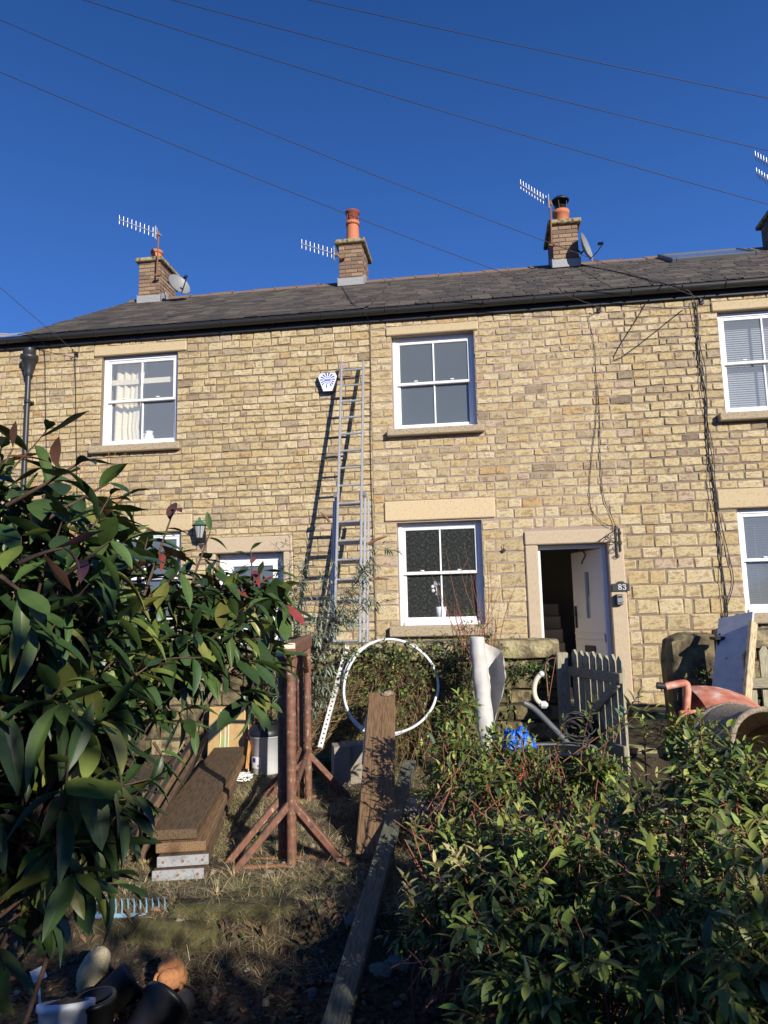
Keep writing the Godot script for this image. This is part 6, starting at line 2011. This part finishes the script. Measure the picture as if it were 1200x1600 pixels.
func buddleia() -> void:
	rng.seed = 121
	var plant := new_plant("grey_leaved_shrub", "lanky shrub with narrow grey-green leaves in front of the ladder foot", "shrub", Vector3.ZERO)
	var root := pz(470, 1110, 2.55)
	for s in [[455, 990, 438, 842], [470, 1000, 478, 850], [490, 1000, 520, 870], [500, 1000, 560, 905], [520, 960, 600, 850], [500, 1000, 545, 930], [470, 1010, 455, 900], [480, 1020, 505, 940], [450, 1020, 430, 930], [510, 985, 610, 905], [460, 1050, 445, 960], [490, 1060, 520, 985], [470, 1080, 455, 1010], [500, 1090, 515, 1030], [440, 1040, 415, 965], [455, 1100, 430, 1040], [480, 1110, 500, 1060], [540, 940, 572, 880], [450, 960, 470, 880], [520, 990, 560, 960]]:
		var a := pz(s[0], s[1], 2.75); var b := pz(s[2], s[3], 2.85)
		stems.tube([root, root.lerp(a, 0.6) + rdir() * 0.04, a], [0.008, 0.006, 0.005], 5, false)
		var tip := shoot(a, b - a, (b - a).length(), 12, rf(0.07, 0.10), true, [0, 0, 1, 2], [2, 3], 0.004, 0.12, 0.05)
		for k in 11:
			var at := a.lerp(b, rf(0.0, 0.95))
			shoot(at, (b - a).normalized() * 0.6 + rdir() * 0.9, rf(0.08, 0.22), 5, rf(0.05, 0.095), true, [0, 1, 1, 2], [2, 3], 0.0025, 0.1)
	# faded flower spikes
	for s in [[575, 850, 605, 838], [575, 905, 608, 905], [515, 815, 500, 800]]:
		var a := pz(s[0], s[1], 2.85); var b := pz(s[2], s[3], 2.85)
		part("flower_spike", MB.new().tube([a, a.lerp(b, 0.5) + Vector3(0, 0.01, 0), b], [0.012, 0.014, 0.004], 6), M.rust, plant)
	part("stem", stems, M.bark, plant)
	dress(plant, [leaf_mesh(0.2, 0.3, 0.3, 4, 0.4), leaf_mesh(0.24, 0.2, 0.45, 4, 0.4)], [Color(0.15, 0.19, 0.12), Color(0.20, 0.24, 0.16), Color(0.27, 0.30, 0.21), Color(0.33, 0.34, 0.24)], M.leaf_dull)

func wall_plants() -> void:
	rng.seed = 131
	var ivy := new_plant("wall_ivy", "tangle of ivy and small leaves over the garden wall behind the pipe coil", "ivy", Vector3.ZERO)
	for k in 1150:
		var px := rf(430, 800); var py := rf(1000, 1160)
		var w := exp(-pow((px - 650) / 120.0, 2)) + 0.35
		if rng.randf() > w: continue
		if px > 745 and rng.randf() < 0.6: continue
		var a := pz(px, py, rf(2.36, 2.62))
		var d := Vector3(rf(-0.8, 0.8), rf(-0.6, 0.9), 0.5)
		shoot(a, d, rf(0.06, 0.17), rng.randi_range(4, 7), rf(0.028, 0.05), false, [0, 0, 1, 2, 2], [2, 3], 0.002, 0.3)
	for k in 60:      # on the coping and in the joints by the gate
		var a := pz(rf(785, 860), rf(1030, 1055), 2.36)
		shoot(a, Vector3(rf(-0.5, 0.5), rf(-0.6, 0.3), 0.6), rf(0.05, 0.1), 5, rf(0.025, 0.04), false, [0, 0, 1], [1, 2], 0.002, 0.3)
	for k in 26:
		var a := pz(rf(1085, 1125), rf(1035, 1065), 2.52)
		shoot(a, Vector3(rf(-0.5, 0.5), rf(-0.3, 0.4), 0.6), rf(0.03, 0.07), 5, rf(0.02, 0.03), false, [0, 2, 3], [2, 3], 0.002, 0.3)
	part("stem", stems, M.bark, ivy)
	dress(ivy, [leaf_mesh(0.75, 0.2, 0.2, 4, 0.4), leaf_mesh(0.55, 0.2, 0.3, 4, 0.45)], [Color(0.035, 0.075, 0.025), Color(0.07, 0.12, 0.03), Color(0.14, 0.19, 0.04), Color(0.30, 0.28, 0.05)], M.leaf_dull)
	# bare red twigs and a leafy sprig before the ground floor window
	var tw := new_plant("twiggy_rose", "bare red-brown twigs with a few leaves rising before the ground floor window", "twigs", Vector3.ZERO)
	for k in 26:
		var a := pz(rf(715, 775), rf(1010, 1080), rf(2.5, 2.75))
		var b := pz(rf(668, 812), rf(850, 985), rf(2.5, 2.9))
		var m := a.lerp(b, 0.55) + rdir() * 0.07
		stems.tube(smooth_path([a, m, b], 4), [0.0045, 0.004, 0.0035, 0.003, 0.003, 0.0025, 0.002, 0.0016, 0.0012], 4, false)
		for j in 2:
			var p := m.lerp(b, rf(0, 0.8))
			stems.tube([p, p + rdir() * 0.1 + Vector3(0, 0.07, 0)], [0.002, 0.001], 4, false)
	for k in 40:
		var a := pz(rf(722, 765), rf(955, 1075), rf(2.55, 2.75))
		shoot(a, rdir() + Vector3(0, 0.5, 0.3), rf(0.05, 0.12), 5, rf(0.03, 0.045), false, [0, 1, 1], [1, 2], 0.002)
	part("stem", stems, M.bark_red, tw)
	dress(tw, [leaf_mesh(0.55, 0.2, 0.2, 4, 0.45)], [Color(0.04, 0.085, 0.025), Color(0.08, 0.14, 0.03), Color(0.16, 0.21, 0.05)], M.leaf_dull)
	# dead fronds hanging inside the coil
	var fr := thing("dead_fronds", "mound of dead straw-coloured fronds slumped against the garden wall", "dead plant")
	var blade := blade_mesh()
	var xfs := []; var cols := []
	for k in 2600:
		var px := rf(480, 700); var top: float = 1020 + 40 * abs(px - 610) / 100.0
		var py := rf(top, 1175)
		var p := pz(px, py, rf(2.36, 2.5) + 0.25 * (py - 1010) / 160.0)
		var lean := Vector3((px - 620) / 160.0 + rf(-0.5, 0.5), -0.55 + rf(-0.5, 0.6), rf(0.1, 0.6)).normalized()
		xfs.append(Transform3D(along(lean, rdir()) * Basis.from_scale(Vector3.ONE * rf(0.10, 0.26)), p))
		var v := rf(0.5, 1.1)
		cols.append(Color(0.30 * v, 0.20 * v, 0.095 * v) if rng.randf() < 0.8 else Color(0.15 * v, 0.085 * v, 0.045 * v))
	copies("straw", blade, M.straw, xfs, cols, fr)

func blade_mesh() -> Mesh:     # a bent blade of length 1 along x
	var mb := MB.new()
	for i in 4:
		var t0 := i / 4.0; var t1 := (i + 1) / 4.0
		var w0 := 0.011 * (1 - t0 * 0.9); var w1 := 0.011 * (1 - t1 * 0.9)
		var y0 := 0.5 * t0 - 0.6 * t0 * t0; var y1 := 0.5 * t1 - 0.6 * t1 * t1
		mb.quad(Vector3(t0, y0, w0), Vector3(t1, y1, w1), Vector3(t1, y1, -w1), Vector3(t0, y0, -w0))
	return mb.mesh()

func grass_and_litter() -> void:
	rng.seed = 141
	var blade := blade_mesh()
	var xfs := []; var cols := []
	# tufts: pixel, height, count, spread, share of green
	var tufts := [[480, 1450, -0.86, 420, 0.10, 0.05], [345, 1300, -0.75, 300, 0.16, 0.25], [380, 1330, -0.75, 300, 0.16, 0.2], [500, 1320, -0.75, 200, 0.12, 0.15], [430, 1370, -0.76, 420, 0.16, 0.1], [530, 1330, -0.75, 140, 0.08, 0.15], [365, 1260, -0.75, 200, 0.15, 0.3], [410, 1290, -0.75, 200, 0.2, 0.15], [340, 1480, -0.9, 220, 0.14, 0.2], [420, 1500, -0.9, 200, 0.14, 0.05], [510, 1500, -0.9, 120, 0.08, 0.05], [420, 1215, -0.75, 140, 0.14, 0.7], [560, 1390, -0.8, 140, 0.1, 0.7], [390, 1230, -0.75, 160, 0.2, 0.3]]
	for t in tufts:
		var c := ph(t[0], t[1], t[2])
		for k in t[3]:
			var p := c + Vector3(rng.randfn() * t[4], 0, rng.randfn() * t[4] * 0.9)
			p.y = max(ground_y(p.x, p.z), t[2] - 0.03) - 0.005
			var d := Vector3(rf(-1, 1), rf(0.0, 0.45), rf(-0.7, 1)).normalized()
			xfs.append(Transform3D(along(d, Vector3.UP + rdir() * 0.3) * Basis.from_scale(Vector3.ONE * rf(0.06, 0.15)), p))
			var v := rf(0.6, 1.15)
			cols.append(Color(0.10 * v, 0.15 * v, 0.03 * v) if rng.randf() < t[5] else Color(0.46 * v, 0.36 * v, 0.19 * v))
	for k in 90:       # tussocks, their blades spreading from the middle
		var c := Vector3(rf(-2.5, -0.1), 0, rf(2.6, 5.75))
		var green := rng.randf() < 0.2
		for j in rng.randi_range(40, 110):
			var g := rf(0, TAU)
			var o := Vector3(cos(g), 0, sin(g))
			var p: Vector3 = c + o * abs(rng.randfn()) * 0.03
			p.y = ground_y(p.x, p.z) - 0.006
			xfs.append(Transform3D(along(o + Vector3(0, rf(0.02, 0.7), 0), Vector3.UP + rdir() * 0.2) * Basis.from_scale(Vector3.ONE * rf(0.07, 0.19)), p))
			var v := rf(0.6, 1.15)
			cols.append(Color(0.13 * v, 0.17 * v, 0.04 * v) if green and rng.randf() < 0.7 else Color(0.50 * v, 0.40 * v, 0.21 * v))
	for k in 60000:      # thinner cover over the terrace
		var p := Vector3(rf(-2.9, 0.1), 0, rf(2.4, 5.95))
		p.y = ground_y(p.x, p.z) - 0.004
		if bump.get_noise_2d(p.x * 40 + 90, p.z * 40) < -0.25: continue
		var d := Vector3(rf(-1, 1), rf(-0.05, 0.25), rf(-1, 1)).normalized()
		xfs.append(Transform3D(along(d, Vector3.UP + rdir() * 0.3) * Basis.from_scale(Vector3.ONE * rf(0.05, 0.14)), p))
		var v := rf(0.5, 1.1)
		cols.append(Color(0.085 * v, 0.13 * v, 0.03 * v) if rng.randf() < 0.22 else Color(0.50 * v, 0.395 * v, 0.21 * v))
	var g := copies("dry_grass", blade, M.straw, xfs, cols, self)
	g.set_meta("label", "matted dry grass on the garden terrace"); g.set_meta("category", "grass")
	# fallen leaves, needles and twigs on the dark soil
	xfs = []; cols = []
	for k in 9000:
		var p := Vector3(rf(-2.6, 1.6), 0, rf(5.6, 8.2))
		p.y = ground_y(p.x, p.z) + rf(0.0, 0.012)
		var d := Vector3(rf(-1, 1), rf(-0.05, 0.25), rf(-1, 1)).normalized()
		xfs.append(Transform3D(along(d, Vector3.UP + rdir() * 0.5) * Basis.from_scale(Vector3.ONE * rf(0.03, 0.06)), p))
		var v := rf(0.4, 1.1)
		cols.append([Color(0.16 * v, 0.085 * v, 0.045 * v), Color(0.10 * v, 0.06 * v, 0.035 * v), Color(0.24 * v, 0.15 * v, 0.07 * v), Color(0.05 * v, 0.07 * v, 0.02 * v)][rng.randi() % 4])
	var l := copies("leaf_litter", leaf_mesh(0.5, 0.5, 0.5, 4).mesh(), M.straw, xfs, cols, self)
	l.set_meta("label", "brown fallen leaves littering the dark soil"); l.set_meta("category", "leaf litter")
	xfs = []; cols = []
	for k in 2600:
		var p := Vector3(rf(-1.6, 1.2), 0, rf(5.7, 7.9))
		p.y = ground_y(p.x, p.z) + rf(0.005, 0.04)
		var d := Vector3(rf(-1, 1), rf(-0.1, 0.3), rf(-1, 1)).normalized()
		xfs.append(Transform3D(along(d, Vector3.UP + rdir() * 0.5) * Basis.from_scale(Vector3(1, 0.5, 0.6) * rf(0.08, 0.22)), p))
		var v := rf(0.5, 1.1)
		cols.append(Color(0.20 * v, 0.10 * v, 0.055 * v))
	var tw := copies("dead_twigs", blade, M.straw, xfs, cols, self)
	tw.set_meta("label", "reddish dead twigs strewn over the dark soil"); tw.set_meta("category", "twigs")
	xfs = []; cols = []
	for k in 900:
		var p := Vector3(rf(-2.4, 1.2), 0, rf(4.6, 8.0))
		p.y = ground_y(p.x, p.z)
		xfs.append(Transform3D(Basis(rdir(), rf(0, TAU)) * Basis.from_scale(Vector3(1, 0.6, 0.8) * rf(0.008, 0.035)), p))
		var v := rf(0.5, 1.1)
		cols.append(Color(0.30 * v, 0.25 * v, 0.19 * v) if rng.randf() < 0.4 else Color(0.11 * v, 0.085 * v, 0.06 * v))
	rng.seed = 143
	var pb := copies("pebbles", rough_block(Vector3.ZERO, Vector3(1.4, 1.4, 1.4), 0.28).mesh(), M.straw, xfs, cols, self)
	pb.set_meta("label", "small stones and clods strewn on the soil"); pb.set_meta("category", "pebbles")
	# weeds and small plants on the grass
	for q in [[405, 1325, 0.09, "small broad-leaved weed in the grass beside the trestle strut"], [115 + 230, 1230, 0.07, "green weed at the edge of the rope tangle"], [520, 1340, 0.06, "small weed in the grass under the trestle strut"]]:
		var w := new_plant("weed", q[3], "weed", Vector3.ZERO)
		var c := ph(q[0], q[1], -0.75)
		for k in 6:
			leaf_at(c, Vector3(rf(-1, 1), rf(0.6, 1.3), rf(-1, 1)), q[2] * rf(0.8, 1.2), 0)
		dress(w, [leaf_mesh(0.4, 0.25, 0.3, 4)], [Color(0.08, 0.17, 0.03)], M.leaf_dull)

func build_hedge() -> void:
	# unseen hedge behind the photographer, heights shaped to shade the nearest ground
	rng.seed = 151
	var spots := [[-3.5, 13.6, 2.6, 1.5], [-1.2, 13.4, 3.0, 1.4], [0.8, 13.2, 3.2, 1.3], [2.5, 13.0, 3.2, 1.2], [4.3, 13.1, 3.15, 1.2], [6.0, 13.3, 1.5, 1.3], [7.9, 13.4, 1.6, 1.3], [9.8, 13.4, 2.9, 1.4]]
	var labels := ["tall unseen hedge bush behind the garden, first of the row", "tall unseen hedge bush behind the garden, second of the row", "tall unseen hedge bush behind the garden, third of the row", "tallest unseen hedge bush behind the garden", "unseen hedge bush behind the garden, next to the tallest", "low unseen hedge bush behind the garden", "second low unseen hedge bush behind the garden", "last unseen hedge bush behind the garden"]
	var mesh := leaf_mesh(0.5, 0.25, 0.2, 3).mesh()
	for i in spots.size():
		var s = spots[i]
		var h := thing("unseen_hedge_bush", labels[i], "bush", Vector3(s[0], -0.95, s[1]), Basis(), "unseen hedge shaped for its shade")
		var st := MB.new()
		var xfs := []; var cols := []
		for k in 10:
			var tip := Vector3(rf(-0.9, 0.9), s[2] * rf(0.6, 1.15), rf(-0.5, 0.5))
			st.tube([Vector3(rf(-0.2, 0.2), 0, rf(-0.1, 0.1)), tip * Vector3(0.5, 0.55, 0.5), tip], [0.04, 0.025, 0.01], 6, false)
		part("trunk", st, M.bark, h)
		for k in 3600:
			var u := Vector3(rng.randfn() * s[3] * 0.5, 0, rng.randfn() * 0.42)
			var topy: float = (s[2] + 0.95) * (0.86 + 0.2 * bump.get_noise_2d((u.x + s[0]) * 55, u.z * 40)) * (1.0 - 0.12 * u.x * u.x)
			u.y = topy * sqrt(rng.randf())
			xfs.append(Transform3D(along(rdir(), rdir()) * Basis.from_scale(Vector3.ONE * rf(0.09, 0.15)), u))
			var v := rf(0.6, 1.2)
			cols.append(Color(0.04 * v, 0.075 * v, 0.025 * v))
		copies("foliage", mesh, M.hedge_leaf, xfs, cols, h)
